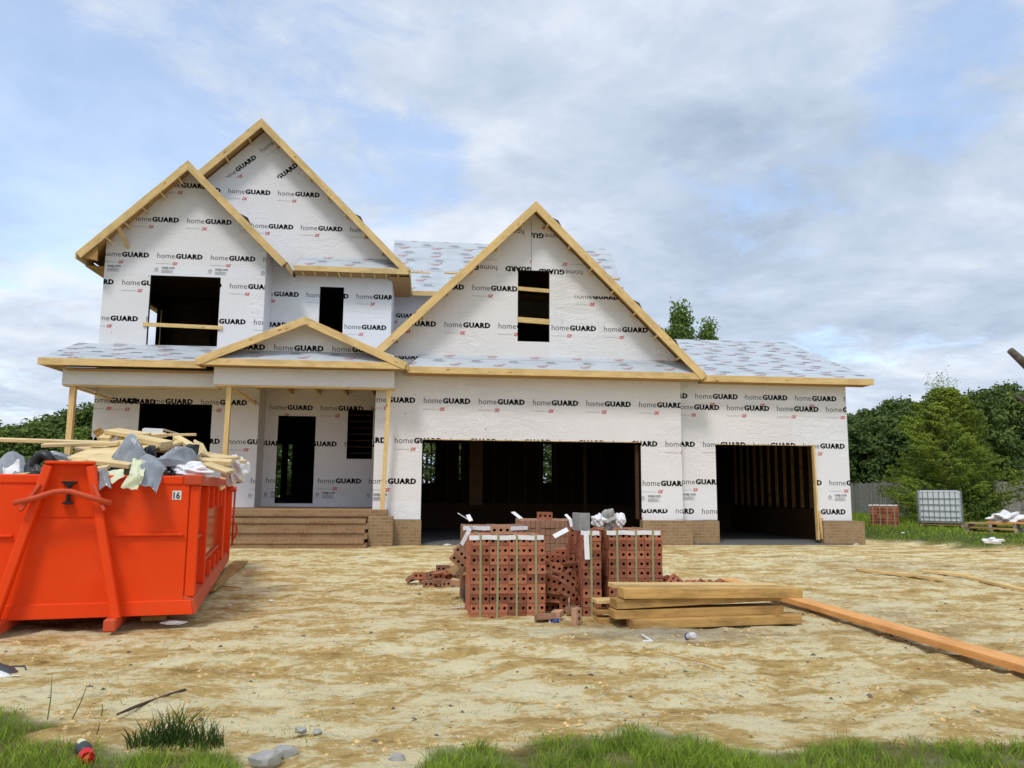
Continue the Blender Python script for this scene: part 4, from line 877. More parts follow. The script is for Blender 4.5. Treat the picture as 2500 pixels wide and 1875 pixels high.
def can(px, py, rot, label, mt):
    e = empty('drink_can', gz(px, py)+Vector((0, 0, .034)), 0, label, 'can', 'crushed drink cans'); e.rotation_euler = rot
    b = MB(); b.tube([(0, 0, -.06), (0, 0, -.052), (.006, 0, -.02), (-.005, .004, .015), (0, 0, .05), (0, 0, .06)], [.026, .033, .027, .034, .033, .026], 14); b.build('can_body', M[mt], e, smooth=True)
    b = MB(); b.tube([(0, 0, .0605), (0, 0, .063)], [.024, .022], 14); b.build('can_lid', M['can'], e)
    b = MB(); b.tube([(0, 0, -.045), (0, 0, -.03)], [.0345, .0325], 14, cap=False); b.build('can_band', M['bluecan' if mt == 'can' else 'can'], e)
can(1352, 1527, (1.5, 0, 1.3), 'crushed blue and silver can by the loose bricks', 'bluecan'); can(1686, 1563, (1.35, .2, .35), 'silver can lying on the sand in front of the lumber stack', 'can')
tool = empty('hand_tool', gz(208, 1868)+Vector((0, 0, .04)), 0, 'dark grey handled tool with red end lying in the left grass', 'tool')
b = MB(); b.tube([(-.06, .10, .015), (-.03, .05, .02), (.0, .0, .012)], [.034, .036, .03], 14); b.build('handle', M['darkplastic'], tool, smooth=True)
b = MB(); b.tube([(.0, .0, .01), (.018, -.03, .0)], [.036, .034], 16); b.build('end_cap', M['red_plastic'], tool)
b = MB(); b.tube([(.018, -.03, .0), (.03, -.05, -.005)], [.018, .014], 12); b.build('end_tip', M['red_plastic'], tool)
b = MB(); b.tube([(-.055, .075, .048), (-.053, .073, .053)], [.02, .018], 14); b.build('button', M['yellowsheet'], tool)
def rock(px, py, s, label, seed, z=.16):
    bm = bmesh.new(); r_ = random.Random(seed)
    for i in range(15):
        v = Vector((r_.gauss(0, 1), r_.gauss(0, 1), r_.gauss(0, 1))).normalized(); bm.verts.new((v.x*s*r_.uniform(.8, 1.1), v.y*s*.7, v.z*s*.5*r_.uniform(.8, 1.1)))
    res = bmesh.ops.convex_hull(bm, input=bm.verts); bmesh.ops.delete(bm, geom=[g_ for g_ in res['geom_interior'] if isinstance(g_, bmesh.types.BMVert)], context='VERTS')
    me_ = bpy.data.meshes.new('stone'); bm.to_mesh(me_); bm.free(); me_.materials.append(M['rock'])
    o = obj('stone', me_, None, s*.03); o.location = gz(px, py)+Vector((0, 0, s*z)); tag(o, label, 'stone', 'grey stones by the grass')
rock(650, 1862, .10, 'flat grey stone at the bottom edge between the grass patches', 81); rock(697, 1843, .075, 'grey stone just behind the flat stone at the bottom edge', 85)
rock(733, 1787, .045, 'small grey stone on the sand above the bottom stones', 88); rock(772, 1790, .04, 'small brown stone to the right of the little grey one', 90); rock(971, 1855, .05, 'pale stone at the left end of the right grass strip', 93)
rock(1974, 1492, .07, 'pale lump of stone under the right end of the lumber stack', 95)
crumple('crumpled_shingle', quad([(-25, 1668), (58, 1662), (60, 1615), (-25, 1608)], [6.2, 6.2, 6.5, 6.5]), M['darkplastic'], 'dark crumpled scrap at the left edge of the sand', 'scrap', .05, 63, 18, bulge=.05)
crumple('crumpled_shingle', quad([(-15, 1650), (50, 1648), (48, 1640), (-15, 1632)], [6.15, 6.15, 6.3, 6.3]), M['white'], 'pale sheet tucked in the dark scrap at the left edge', 'scrap', .02, 64, 10)
# ================================================================== FAR SIDE OF THE YARD
BZ = .3
ib = empty('ibc_tank', (15.95, 23.3, BZ), R(-37), 'white caged liquid tank on a pallet in the grass by the cedar', 'tank')
b = MB(); b.box(-.58, .58, .02, .98, .15, 1.15); b.build('bottle', M['translucent_white'], ib, .06)
b = MB(); b.tube([(0, .5, 1.14), (0, .5, 1.19)], .1, 16); b.build('lid', M['black'], ib)
b = MB()
for x in np.linspace(-.6, .6, 9): b.tube([(x, 0, .12), (x, -.01, 1.13)], .011, 6)
for z in (.15, .33, .52, .71, .9, 1.13): b.tube([(-.6, -.005, z), (.6, -.005, z)], .011, 6)
b.build('front_cage', M['cage'], ib)
b = MB()
for s in (-.6, .6):
    for y in np.linspace(0, 1, 7): b.tube([(s, y, .12), (s, y, 1.13)], .011, 6)
    for z in (.15, .33, .52, .71, .9, 1.13): b.tube([(s, 0, z), (s, 1, z)], .011, 6)
b.build('side_cage', M['cage'], ib)
def pallet(loc, rz, label, group, slats=7):
    p = empty('pallet', loc, rz, label, 'pallet', group)
    for z in (0, .105):
        for i in range(slats): y = i*(1.0-.1)/(slats-1); box('slat', -.6, .6, y, y+.1, z, z+.022, M['greywood' if i % 2 else 'oldlumber'], p)
    for x in (-.6, -.04, .52): box('stringer', x, x+.08, 0, 1, .0225, .1045, M['greywood'], p)
    return p
pallet((15.95, 23.25, BZ-.03), R(-37), 'weathered pallet under the white caged tank', 'pallets in the yard')
pallet((15.1, 19.95, .31), R(-47), 'bottom pallet of the stack at the right edge', 'pallets in the yard'); pallet((15.08, 19.96, .438), R(-45), 'middle pallet of the stack at the right edge', 'pallets in the yard'); 
lay('plank', (15.3, 20.3, .567), (16.1, 19.45, .567), .7, .05, 'orange_wood', 'orange boards on top of the right pallet stack', 'plank')
bag('sheet_bundle', (15.6, 19.95, .72), (.5, .34, .17), M['white'], 'white plastic wrapped bundle on the right pallet stack', 'bundle', 101)
pack('brick_pack', (14.0, 23.9, BZ-.02), R(-33), 4, 7, 9, 'distant red brick pack standing in the grass by the fence', 'strapped brick packs by the garage')
b_ = bag('plastic_wad', (18.4, 27.5, .95), (.3, .2, .1), M['white'], 'white plastic caught by the leaning fence boards behind the tank', 'plastic wad', 105)
def fence(p0, p1, h, label, name='picket_fence', lean_end=0, gap=()):
    p0, p1 = Vector(p0), Vector(p1); d = p1-p0; L = d.length; rz = math.atan2(d.y, d.x)
    f = empty(name, p0, rz, label, 'fence', 'grey picket fence runs'); n = int(L/.15); r = random.Random(int(L*10)); b = MB(); b.box(0, .142, 0, .02, 0, 1); bb = b.build('picket', M['greywood'], f, .004); me = bb.data
    for i in range(n):
        o = bb if i == 0 else bpy.data.objects.new('picket', me)
        if i: COL.objects.link(o); o.parent = f
        ln = max(0, (i-n+lean_end)/max(1, lean_end))*.45
        o.location = (i*.15, r.uniform(-.01, .01), r.uniform(-.04, .02)-.05); o.scale = (1, 1, h*r.uniform(.96, 1.02)*(.93 if i in gap else 1)); o.rotation_euler = (0, r.uniform(-.012, .012)+ln, 0)
    for z in (.35, h-.3): box('rail', 0, L-.2*lean_end*.15, .022, .06, z, z+.09, M['greywood'], f)
    for k in range(int(L/2.4)+1): box('fence_post', k*2.4, k*2.4+.09, .062, .15, 0, h-.1, M['greywood'], f)
fence((24.5, 46, BZ), (20.2, 31.6, BZ), 1.62, 'grey picket fence run left of the cedar, leaning at its near end', lean_end=7, gap=(38, 39))
fence((22.9, 29.9, BZ), (26.5, 25.2, BZ), 1.6, 'grey picket fence run at the right edge beyond the pallets')
# ================================================================== TREES
def leafmesh(name, centers, sizes, normals, mt, aspect=.55, bend=0):
    n = len(centers); A = rng.normal(size=(n, 3)); N = normals+.75*rng.normal(size=(n, 3)); N /= np.linalg.norm(N, axis=1)[:, None]
    U = np.cross(N, A); U /= np.linalg.norm(U, axis=1)[:, None]; V = np.cross(N, U); s = sizes[:, None]
    P = np.stack([centers-U*s*.5, centers-V*s*aspect*.5+N*s*.08, centers+U*s*.5, centers+V*s*aspect*.5+N*s*.08], 1).reshape(-1, 3)
    me = bpy.data.meshes.new(name); me.from_pydata(P.tolist(), [], np.arange(4*n).reshape(n, 4).tolist()); me.materials.append(mt); me.update(); return me
def crown_broad(seed, h, rad, nclump, per, leaf_s, mt, base=.12, shape=1.):
    g = np.random.default_rng(seed); C = []; N = []; Sz = []
    for i in range(nclump):
        t = g.random()**.8; z = base+(1-base)*t
        prof = math.sin(math.pi*min(1, max(.03, (t*.86+.14))))**.55*(1-.25*t*shape) if shape < 2 else (1-t)**.62*min(1, .5+t*2)+.03
        a = g.random()*6.283; rr = rad*prof*(.35+.65*g.random()**.45)*(1+.22*math.sin(a*3+seed+t*5))
        c = np.array([rr*math.cos(a), rr*math.sin(a), z*h*(.96+.05*math.sin(a*2+seed))]); cr = rad*(.16+.16*g.random())
        d = g.normal(size=(per, 3)); d /= np.linalg.norm(d, axis=1)[:, None]; q = c+d*(cr*g.random(per)**.4)[:, None]*np.array([1.15, 1.15, .75])
        C.append(q); o = np.array([c[0], c[1], 0])/(rad+1e-6); N.append(d*.8+o+np.array([0, 0, .5])); Sz.append(leaf_s*(.6+.8*g.random(per)))
    return leafmesh('crown', np.concatenate(C), np.concatenate(Sz), np.concatenate(N), mt)
def trunk_mesh(h, r0, seed, limbs=7, mt='bark'):
    g = random.Random(seed); b = MB(); b.tube([(0, 0, -.1), (.04*h*.1, 0, h*.3), (-.02*h*.3, .02*h*.2, h*.6), (0, 0, h*.93)], [r0, r0*.75, r0*.5, r0*.12], 8)
    for i in range(limbs):
        z = h*g.uniform(.2, .75); a = g.uniform(0, 6.28); L = h*g.uniform(.14, .26)
        b.tube([(0, 0, z), (math.cos(a)*L*.5, math.sin(a)*L*.5, z+L*.35), (math.cos(a)*L, math.sin(a)*L, z+L*.75)], [r0*.35, r0*.22, r0*.06], 6)
    o = b.build('trunk', M[mt], None, smooth=True); me = o.data; bpy.data.objects.remove(o); return me
UH = 8.
KINDS = {'dark': [(crown_broad(s, UH, 2.6, 130, 46, .30, M['leaf_dark']), trunk_mesh(UH, .16, s)) for s in (1, 2)],
         'mid': [(crown_broad(s, UH, 2.5, 130, 46, .28, M['leaf_mid']), trunk_mesh(UH, .15, s)) for s in (3, 4)],
         'bright': [(crown_broad(s, UH, 2.3, 150, 46, .26, M['leaf_bright']), trunk_mesh(UH, .15, s)) for s in (5,)],
         'column': [(crown_broad(s, UH, 1.7, 210, 46, .17, M['leaf_bright'], .2, 2.), trunk_mesh(UH, .15, s)) for s in (6, 7)],
         'bush': [(crown_broad(s, 2.4, 1.5, 90, 40, .15, M['leaf_mid'], .05), trunk_mesh(2.4, .05, s)) for s in (8,)]}
tr = random.Random(4)
def tree(kind, x, y, z, h, label, group, wide=1.):
    cme, tme = tr.choice(KINDS[kind]); e = empty('tree', (x, y, z), tr.uniform(0, 6.28), label, 'tree', group); s = h/(UH if kind != 'bush' else 2.4)
    for nm, me in (('trunk', tme), ('crown', cme)):
        o = bpy.data.objects.new(nm, me); COL.objects.link(o); o.parent = e; o.scale = (s*wide, s*wide, s)
def tops(px, prof): return float(np.interp(px, [p[0] for p in prof], [p[1] for p in prof]))
prof = ((1880, 1030), (2040, 1012), (2085, 1003), (2150, 1000), (2200, 985), (2260, 985), (2340, 985), (2385, 952), (2430, 928), (2460, 928), (2490, 958), (2560, 950), (2700, 945))
LR = 'dark green tree in the wood behind the grey fence, right of the house'; GR = 'trees of the wood behind the grey fence'
for Yt, st, dy in ((52, 40, 8), (57, 40, 0), (64, 46, 0)):
    px = (1880 if Yt == 52 else 2050)+tr.uniform(0, 20)
    while px < 2680:
        q = at(px, tops(px, prof)+dy+tr.uniform(-8, 24), Yt+tr.uniform(-1.5, 1.5)); tree(tr.choice(('dark', 'dark', 'mid')), q.x, q.y, BZ, q.z-BZ, LR, GR, 1.05*8/max(6, q.z)); px += st*tr.uniform(.8, 1.2)
profl = ((-60, 1020), (0, 1016), (60, 1012), (110, 1000), (150, 985), (190, 978), (215, 962), (260, 960), (420, 980))
LL2 = 'leafy tree in the low wood left of the house, behind the dumpster'; GL2 = 'trees of the low wood left of the house'
for Yt, st, kinds in ((33, 52, ('mid', 'mid', 'bright')), (40, 50, ('dark', 'dark', 'mid'))):
    px = -120
    while px < 330:
        q = at(px, tops(px, profl)+22+(10 if Yt == 33 and px < 130 else 60 if Yt == 33 else 0)+tr.uniform(-4, 10), Yt); tree(tr.choice(kinds), q.x, q.y, 0, q.z, LL2, GL2, 1.25); px += st*tr.uniform(.8, 1.2)
for px, py, lab in ((1660, 742, 'taller of two bright green trees rising behind the garage roof'), (1727, 786, 'shorter of two bright green trees rising behind the garage roof'), (1630, 806, 'low leafy tree top peeking at the foot of the taller roof tree')):
    q = at(px, py, 52); tree('column', q.x, q.y, 0, q.z, lab, 'trees rising behind the garage', .72)
for px, Yt in ((1045, 46), (1130, 47), (1180, 46), (1345, 46), (1250, 52), (670, 46), (715, 47), (1420, 50)):
    q = at(px, 985, Yt); tree('dark', q.x, q.y, 0, 6.0, 'green tree behind the house, glimpsed through its openings', 'trees glimpsed through the house', 1.2)
# the cedar
def cedar():
    g = np.random.default_rng(21); Hc, Rc = 6.1, 2.45; C = []; N = []; Sz = []
    nb = 1250
    for i in range(nb):
        t = g.random()**1.08; z = .25+t*(Hc-.9); a = g.random()*6.283
        prof = (1-t)**.54*(.72+.22*math.sin(t*11+a*2)+.18*math.sin(a*5+t*17)); prof = max(prof, .05)
        if t < .12: prof *= .75+t*2
        rr = Rc*prof*(.45+.55*g.random()**.4); c = np.array([rr*math.cos(a), rr*math.sin(a), z]); L = .26+.36*(1-t)
        per = 44; s = g.random(per); out = np.array([math.cos(a), math.sin(a), .55]); side = g.normal(size=(per, 3))*.5
        q = c+out*(s*L)[:, None]+side*(.16*(1.15-s))[:, None]*np.array([1, 1, .7]); q[:, 2] -= .22*(s**2)*L
        C.append(q); N.append(np.tile(np.array([math.cos(a), math.sin(a), .8]), (per, 1))+side); Sz.append(.06+.075*g.random(per))
    for i in range(46):                                   # thin leader shoots
        a = g.random()*6.283; r0 = .5*g.random(); z0 = Hc-1.2+g.random()*.5; L = .5+.7*g.random()*(1-r0); per = 16; s = g.random(per)
        c = np.array([r0*math.cos(a), r0*math.sin(a), z0]); q = c+np.array([.35*math.cos(a)*r0*2, .35*math.sin(a)*r0*2, 1.])*(s*L)[:, None]+g.normal(size=(per, 3))*.045
        C.append(q); N.append(g.normal(size=(per, 3))); Sz.append(.05+.05*g.random(per))
    return leafmesh('crown', np.concatenate(C), np.concatenate(Sz), np.concatenate(N), M['leaf_cedar'], .38)
ce = empty('cedar_tree', (18.2, 26.0, BZ), 0, 'big yellow green cedar with a pointed top behind the white tank', 'tree')
obj('crown', cedar(), ce); obj('trunk', trunk_mesh(5.6, .14, 77, 5), ce); ce.scale = (.95, .95, .86)
for x, y, h, lab in ((18.35, 24.9, 1.35, 'low green shrub at the right foot of the cedar'), (19.25, 25.8, 1.5, 'green shrub between the cedar and the right fence run')):
    tree('bush', x, y, BZ, h, lab, 'shrubs at the foot of the cedar', .75)
dt = empty('dead_tree', (21.5, 21.5, BZ), 0, 'broken grey dead tree leaning in from the right edge', 'dead tree')
tipa = at(2466, 855, 21)-Vector((21.5, 21.5, BZ)); b = MB()
b.tube([(0, 0, 0), (.0, 0, 2.5), (-.2, -.1, 4.2), tipa*.93+Vector((.35, 0, -.2)), tipa], [.3, .25, .2, .15, .10], 10); b.build('trunk', M['deadwood'], dt, smooth=True)
b = MB(); t2 = at(2478, 962, 21.5)-Vector((21.5, 21.5, BZ)); b.tube([(-.05, 0, 2.2), t2+Vector((.7, 0, -.5)), t2], [.12, .09, .03], 8); b.build('limb', M['deadwood'], dt, smooth=True)
# ================================================================== THE GROUND
def axis(lo, hi, step, far, grow=1.16):
    a = list(np.arange(lo, hi, step)); s = step; x = hi
    while x < far: a.append(x); s *= grow; x += s
    s = step; x = lo-step; pre = []
    while x > -far: pre.append(x); s *= grow; x -= s
    return np.array(pre[::-1]+a+[far*1.2])
gx = axis(-6, 10, .045, 900); gy = axis(3.2, 19.5, .05, 900)
GX, GY = np.meshgrid(gx, gy)
def sstep(a, b, x): t = np.clip((x-a)/(b-a), 0, 1); return t*t*(3-2*t)
BP = np.array([(10.6, 34.), (11.4, 26.), (12.2, 21.5), (12.9, 18.9), (13.9, 17.3), (16.5, 15.2), (40, 9.), (80, 0)])
def bankd(x, y):                       # distance to the grass bank edge, positive on the bank
    x = np.asarray(x, float); y = np.asarray(y, float); bd = np.full(np.broadcast(x, y).shape, 1e9); sg = np.ones_like(bd)
    for (x0, y0), (x1, y1) in zip(BP, BP[1:]):
        dx, dy = x1-x0, y1-y0; t = np.clip(((x-x0)*dx+(y-y0)*dy)/(dx*dx+dy*dy), 0, 1); d = np.hypot(x-x0-t*dx, y-y0-t*dy)
        c = dx*(y-y0)-dy*(x-x0); m_ = d < bd; bd = np.where(m_, d, bd); sg = np.where(m_, np.sign(c), sg)
    return bd*sg
def height(x, y):
    d = bankd(x, y)+.5*vnoise(x*.9, y*.9, 31); h = .3*sstep(-.4, 1.8, d)
    near = sstep(0, 1.2, np.maximum(np.maximum(-9.5-x, x-11.6), np.maximum(18.2-y, y-31)))
    inside = (x > -8.9) & (x < 11.5) & (y > 19.8) & (y < 31)
    nz = .10*fbm(x*.35, y*.35, 41, 3)+.05*fbm(x*1.7, y*2.3, 51, 4)-.06*np.abs(fbm(x*2.4+y*.4, y*4.4, 61, 5))+.032*fbm(x*7, y*8, 71, 3)
    tr_ = -.035*np.exp(-((y-6.4+.06*x+.12*np.sin(x*.6))/.16)**2)-.02*np.exp(-((y-7.0+.06*x+.12*np.sin(x*.6))/.14)**2)-.018*np.exp(-((y-13.5-.1*x)/.2)**2)-.018*np.exp(-((y-15.2-.1*x)/.2)**2)
    fade = np.exp(-np.maximum(0, np.hypot(x-2, y-8)-25)/20)
    return np.where(inside, -.06, h+(nz*.62+tr_)*near*fade+.012*(1-near))
GZ = height(GX, GY)
ny_, nx_ = GX.shape
me = bpy.data.meshes.new('ground'); idx = np.arange(nx_*ny_).reshape(ny_, nx_)
F = np.stack([idx[:-1, :-1], idx[:-1, 1:], idx[1:, 1:], idx[1:, :-1]], -1).reshape(-1, 4)
me.vertices.add(nx_*ny_); me.vertices.foreach_set('co', np.stack([GX, GY, GZ], -1).astype(np.float32).ravel())
me.loops.add(F.size); me.loops.foreach_set('vertex_index', F.ravel().astype(np.int32)); me.polygons.add(len(F)); me.polygons.foreach_set('loop_start', (np.arange(len(F))*4).astype(np.int32))
me.polygons.foreach_set('loop_total', np.full(len(F), 4, np.int32)); me.update(calc_edges=True); me.validate()
me.polygons.foreach_set('use_smooth', np.ones(len(F), bool))
wob = .5*fbm(GX*1.3, GY*1.3, 91, 3)
D_b = bankd(GX, GY)+wob
def patchd(x, y):                      # grass patches at the near edge: >0 inside
    w = .25*fbm(x*3.1, y*3.1, 101, 3)+.12*vnoise(x*9, y*9, 103)
    e = np.interp(x, [-.2, .05, .3, .55, .8, 1.2, 1.5, 1.75, 2.1, 2.4, 2.8, 3.4, 4.2], [3.6, 4.42, 4.52, 4.50, 4.62, 4.64, 4.60, 4.36, 4.36, 4.44, 4.38, 4.30, 4.2])
    right = e-.03-y
    e2 = np.interp(x, [-5, -2.75, -2.35, -1.95, -1.8, -1.45, -1.1, -.95, -.8, -.6], [5.6, 5.35, 5.2, 4.95, 4.70, 4.55, 4.6, 4.45, 4.2, 3.6])
    left = e2-y
    bare = np.exp(-(((x+1.95)/.22)**2+((y-4.75)/.10)**2))*.5
    return np.maximum(right, left)+w*.85-bare
PD = patchd(GX, GY)
soil = np.maximum.reduce([sstep(-.1, .4, D_b), sstep(31, 33, GY+wob), sstep(11, 13, -GX+wob), .8*sstep(-.05, .15, PD)])
grey = .75*np.exp(-(((GX-2.3)/1.1)**2+((GY-7.7)/.35)**2))+.55*np.exp(-(((GX-4.9)/.9)**2+((GY-8.6)/1.6)**2))*(vnoise(GX*3, GY*3, 33)+.6)+.45*np.exp(-(((GX-8.)/2.5)**2+((GY-14.)/2.5)**2))*(vnoise(GX*1.5, GY*2.5, 35)+.5)
def lane(c, w): return np.exp(-((GY-c)/w)**2)
trk = np.zeros_like(GX)
for y0, sl, amp, w_, k in ((5.4, .02, .15, .09, .10), (5.75, .02, .15, .08, .08), (6.45, -.05, .2, .12, -.07), (7.05, -.05, .2, .10, .10), (8.9, .12, .25, .14, .09), (10.2, .1, .2, .16, -.06), (10.9, .1, .2, .14, .09), (12.2, -.03, .2, .2, .08), (13.6, .06, .3, .2, -.05), (14.6, .06, .3, .22, .09), (16.2, -.02, .2, .25, .07), (17.4, .0, .2, .2, -.05)):
    c = y0+sl*GX+amp*np.sin(GX*.45+y0*3); lug = .65+.35*np.sign(np.sin(GX*38+np.sin(GY*50)))
    trk += k*lane(c, w_)*lug*np.clip(1.3*vnoise(GX*.5, GY*.5+y0, 141)+.75, 0, 1)
for x0, sl, w_, k in ((.9, -.5, .12, .09), (1.35, -.45, .1, -.05), (2.3, .35, .12, .08), (-.6, .8, .1, .07)):
    trk += k*np.exp(-((GX-x0-sl*(GY-5.5))/w_)**2)*np.exp(-((GY-5.8)/1.4)**2)
for nm, arr in (('track', trk), ('soil', soil), ('grey', np.clip(grey, 0, .85))):
    a = me.attributes.new(nm, 'FLOAT', 'POINT'); a.data.foreach_set('value', arr.astype(np.float32).ravel())
me.materials.append(M['ground']); tag(obj('ground', me), kind='structure')
# blades of grass
def blades(name, xs, ys, hs, ws, mt, lean=.5, seed=1):
    g = np.random.default_rng(seed); n = len(xs); a = g.random(n)*6.283; z = height(xs, ys)-.01; lx = np.cos(a)*hs*lean*(.3+g.random(n)); ly = np.sin(a)*hs*lean*(.3+g.random(n)); b_ = g.random(n)*6.283
    wx, wy = np.cos(b_)*ws*.5, np.sin(b_)*ws*.5
    P = np.stack([np.stack([xs-wx, ys-wy, z], 1), np.stack([xs+wx, ys+wy, z], 1), np.stack([xs+lx*.4+wx*.7, ys+ly*.4+wy*.7, z+hs*.6], 1), np.stack([xs+lx*.4-wx*.7, ys+ly*.4-wy*.7, z+hs*.6], 1), np.stack([xs+lx, ys+ly, z+hs*.95], 1)], 1).reshape(-1, 3)
    i = np.arange(n)*5; F4 = np.stack([i, i+1, i+2, i+3], 1).tolist(); F3 = np.stack([i+3, i+2, i+4], 1).tolist()
    m_ = bpy.data.meshes.new(name); m_.from_pydata(P.tolist(), [], F4+F3); m_.materials.append(mt); m_.update(); return obj(name, m_)
g = np.random.default_rng(3); n = 170000
xs = g.uniform(-3.6, 4.4, n); ys = g.uniform(3.3, 5.7, n); pd = patchd(xs, ys); cl = vnoise(xs*6, ys*6, 121)+.5
keep = (g.random(n) < sstep(-.03, .22, pd)*np.clip(-.18+1.45*cl, .05, 1)); xs, ys, pd, cl = xs[keep], ys[keep], pd[keep], cl[keep]
hs = (.022+.085*g.random(len(xs))**1.2)*(.55+.8*cl)*(.55+.45*sstep(0, .25, pd))
tag(blades('grass', xs, ys, hs, .0035+.003*g.random(len(xs)), M['grass'], .75, 5), 'patchy short green grass along the near edge of the sand', 'grass', None, 'stuff')
xs = g.uniform(-3, 6, 5000); ys = 4.4+g.exponential(1.1, 5000); k = (vnoise(xs*3.3, ys*3.3, 131) > .30) & (ys < 9) & ~((xs < -1.2) & (ys > 7.5)); xs, ys = xs[k], ys[k]
tag(blades('grass', xs, ys, .02+.04*g.random(len(xs)), .003+.002*g.random(len(xs)), M['grass'], .8, 6), 'thin scattered grass sprigs on the sand', 'grass', None, 'stuff')
n = 120000; xs = g.uniform(10.5, 34, n); ys = g.uniform(13, 44, n); d = bankd(xs, ys)+.4*vnoise(xs*1.3, ys*1.3, 91); k = (g.random(n) < sstep(.0, .5, d)) & (xs < 26) & (np.abs(xs/np.maximum(ys, 1)-.66) < .32); xs, ys, d = xs[k], ys[k], d[k]
tall = np.exp(-((xs-15.5)/4)**2-((ys-27)/3.)**2)+np.exp(-((xs-19)/2.)**2-((ys-24)/3.)**2)
tag(blades('grass', xs, ys, (.05+.10*g.random(len(xs)))*(.7+1.8*tall), .02+.012*g.random(len(xs)), M['grass'], .6, 8), 'green grass of the bank round the tank and cedar', 'grass', None, 'stuff')
def pebbles(name, n, seed, smin, smax, mt, label):
    g_ = np.random.default_rng(seed); x = g_.uniform(-5, 9.5, n*3); y = 4.3+g_.exponential(4.2, n*3); k_ = (y < 18.5) & ((x > -1.8) | (y < 7.8) | (x > -1.0)) & (vnoise(x*1.1, y*1.1, seed) > -.12) & (patchd(x, y) < .05) & (bankd(x, y) < -.3); x, y = x[k_][:n], y[k_][:n]; n = len(x)
    z = height(x, y); s_ = smin+(smax-smin)*g_.random(n)**4; base = np.array([(1, 0, 0), (-.5, .87, 0), (-.5, -.87, 0), (.1, .1, .8), (.5, .5, .35), (-.6, 0, .4)]); V_ = []; F_ = []
    tri = [(0, 4, 3), (4, 1, 3), (1, 5, 3), (5, 2, 3), (2, 0, 3), (0, 1, 4), (1, 2, 5)]
    a_ = g_.random(n)*6.283; ca, sa = np.cos(a_), np.sin(a_); jit = g_.uniform(.6, 1.25, (n, 6, 3)); P_ = base[None]*jit*s_[:, None, None]
    X_ = P_[:, :, 0]*ca[:, None]-P_[:, :, 1]*sa[:, None]+x[:, None]; Y_ = P_[:, :, 0]*sa[:, None]+P_[:, :, 1]*ca[:, None]+y[:, None]; Z_ = P_[:, :, 2]*.8+z[:, None]-.15*s_[:, None]
    F_ = (np.array(tri)[None]+np.arange(n)[:, None, None]*6).reshape(-1, 3).tolist(); m_ = bpy.data.meshes.new(name); m_.from_pydata(np.stack([X_, Y_, Z_], -1).reshape(-1, 3).tolist(), [], F_); m_.materials.append(mt); m_.update(); tag(obj(name, m_), label, name, None, 'stuff')
pebbles('clods', 8000, 151, .005, .034, plain('sand_clod', (.62, .44, .20), .95, .4, 3), 'clods of sand strewn over the yard')
pebbles('gravel', 700, 157, .006, .03, plain('pale_gravel', (.45, .40, .31), .95, .3, 3), 'bits of grey gravel strewn over the sand')
pebbles('twigs', 700, 163, .006, .04, M['deadwood'], 'dark bits of bark and twig on the sand')
# one dark tuft and a few tall stems
q = gz(425, 1822); n = 420; a = g.random(n)*6.283; rr = .17*g.random(n)**.7; xs = q.x+rr*np.cos(a)*1.5; ys = q.y+rr*np.sin(a)*.6
tag(blades('grass_tuft', xs, ys, .07+.20*g.random(n)*(1.1-rr/.2), .006+.003*g.random(n), M['grass_dark'], .7, 9), 'dark coarse grass tuft at the bottom left of the sand', 'grass tuft')
for i, (px, py, px2, py2) in enumerate(((116, 1757, 127, 1650), (176, 1757, 213, 1672), (247, 1748, 249, 1718), (232, 1800, 243, 1765))):
    q = gz(px, py); q2 = at(px2, py2, q.y); b = MB(); b.tube([q, q.lerp(q2, .5)+Vector((.006, 0, 0)), q2], [.0035, .003, .0015], 5); tag(b.build('weed', M['grass_dark'], None), ('tall thin stem nearest the left edge', 'tall leaning stem second from the left edge', 'short upright stem in front of the bent branch', 'low thin stem beside the left grass patch')[i], 'weed', 'thin stems by the left grass')
# ================================================================== SKY AND LIGHT
SUN_EL, SUN_AZ = R(56), R(205)         # azimuth from +Y, clockwise: sun behind the camera, left of it
w = bpy.data.worlds.new('World'); S.world = w; w.use_nodes = True; nt = w.node_tree; nt.nodes.clear()
def N(k, **kw):
    o = nt.nodes.new(k)
    for a_, v in kw.items(): setattr(o, a_, v)
    return o
def Lk(a_, ao, b_, bi): nt.links.new(a_.outputs[ao], b_.inputs[bi])
out = N('ShaderNodeOutputWorld'); bg_ = N('ShaderNodeBackground'); bg_.inputs['Strength'].default_value = .15; Lk(bg_, 0, out, 0)
sky = N('ShaderNodeTexSky', sky_type='NISHITA'); sky.sun_disc = False; sky.sun_elevation = SUN_EL; sky.sun_rotation = SUN_AZ; sky.ozone_density = 1.6
tc = N('ShaderNodeTexCoord'); sp = N('ShaderNodeSeparateXYZ'); Lk(tc, 'Generated', sp, 0)
def math_(op, a_, b_=None, cl=False):
    o = N('ShaderNodeMath', operation=op, use_clamp=cl)
    for i, v in enumerate((a_, b_)):
        if v is None: continue
        if isinstance(v, (int, float)): o.inputs[i].default_value = v
        else: nt.links.new(v, o.inputs[i])
    return o.outputs[0]
zc = math_('ADD', math_('MAXIMUM', sp.outputs[2], 0.), .16)
cv = N('ShaderNodeCombineXYZ'); nt.links.new(math_('DIVIDE', sp.outputs[0], zc), cv.inputs[0]); nt.links.new(math_('DIVIDE', sp.outputs[1], zc), cv.inputs[1])
def noise_(scale, det, ro, off, dist=0.):
    mp = N('ShaderNodeMapping'); mp.inputs['Location'].default_value = off; Lk(cv, 0, mp, 0); t = N('ShaderNodeTexNoise'); t.inputs['Scale'].default_value = scale; t.inputs['Detail'].default_value = det; t.inputs['Roughness'].default_value = ro; t.inputs['Distortion'].default_value = dist; Lk(mp, 0, t, 'Vector'); return t.outputs[0]
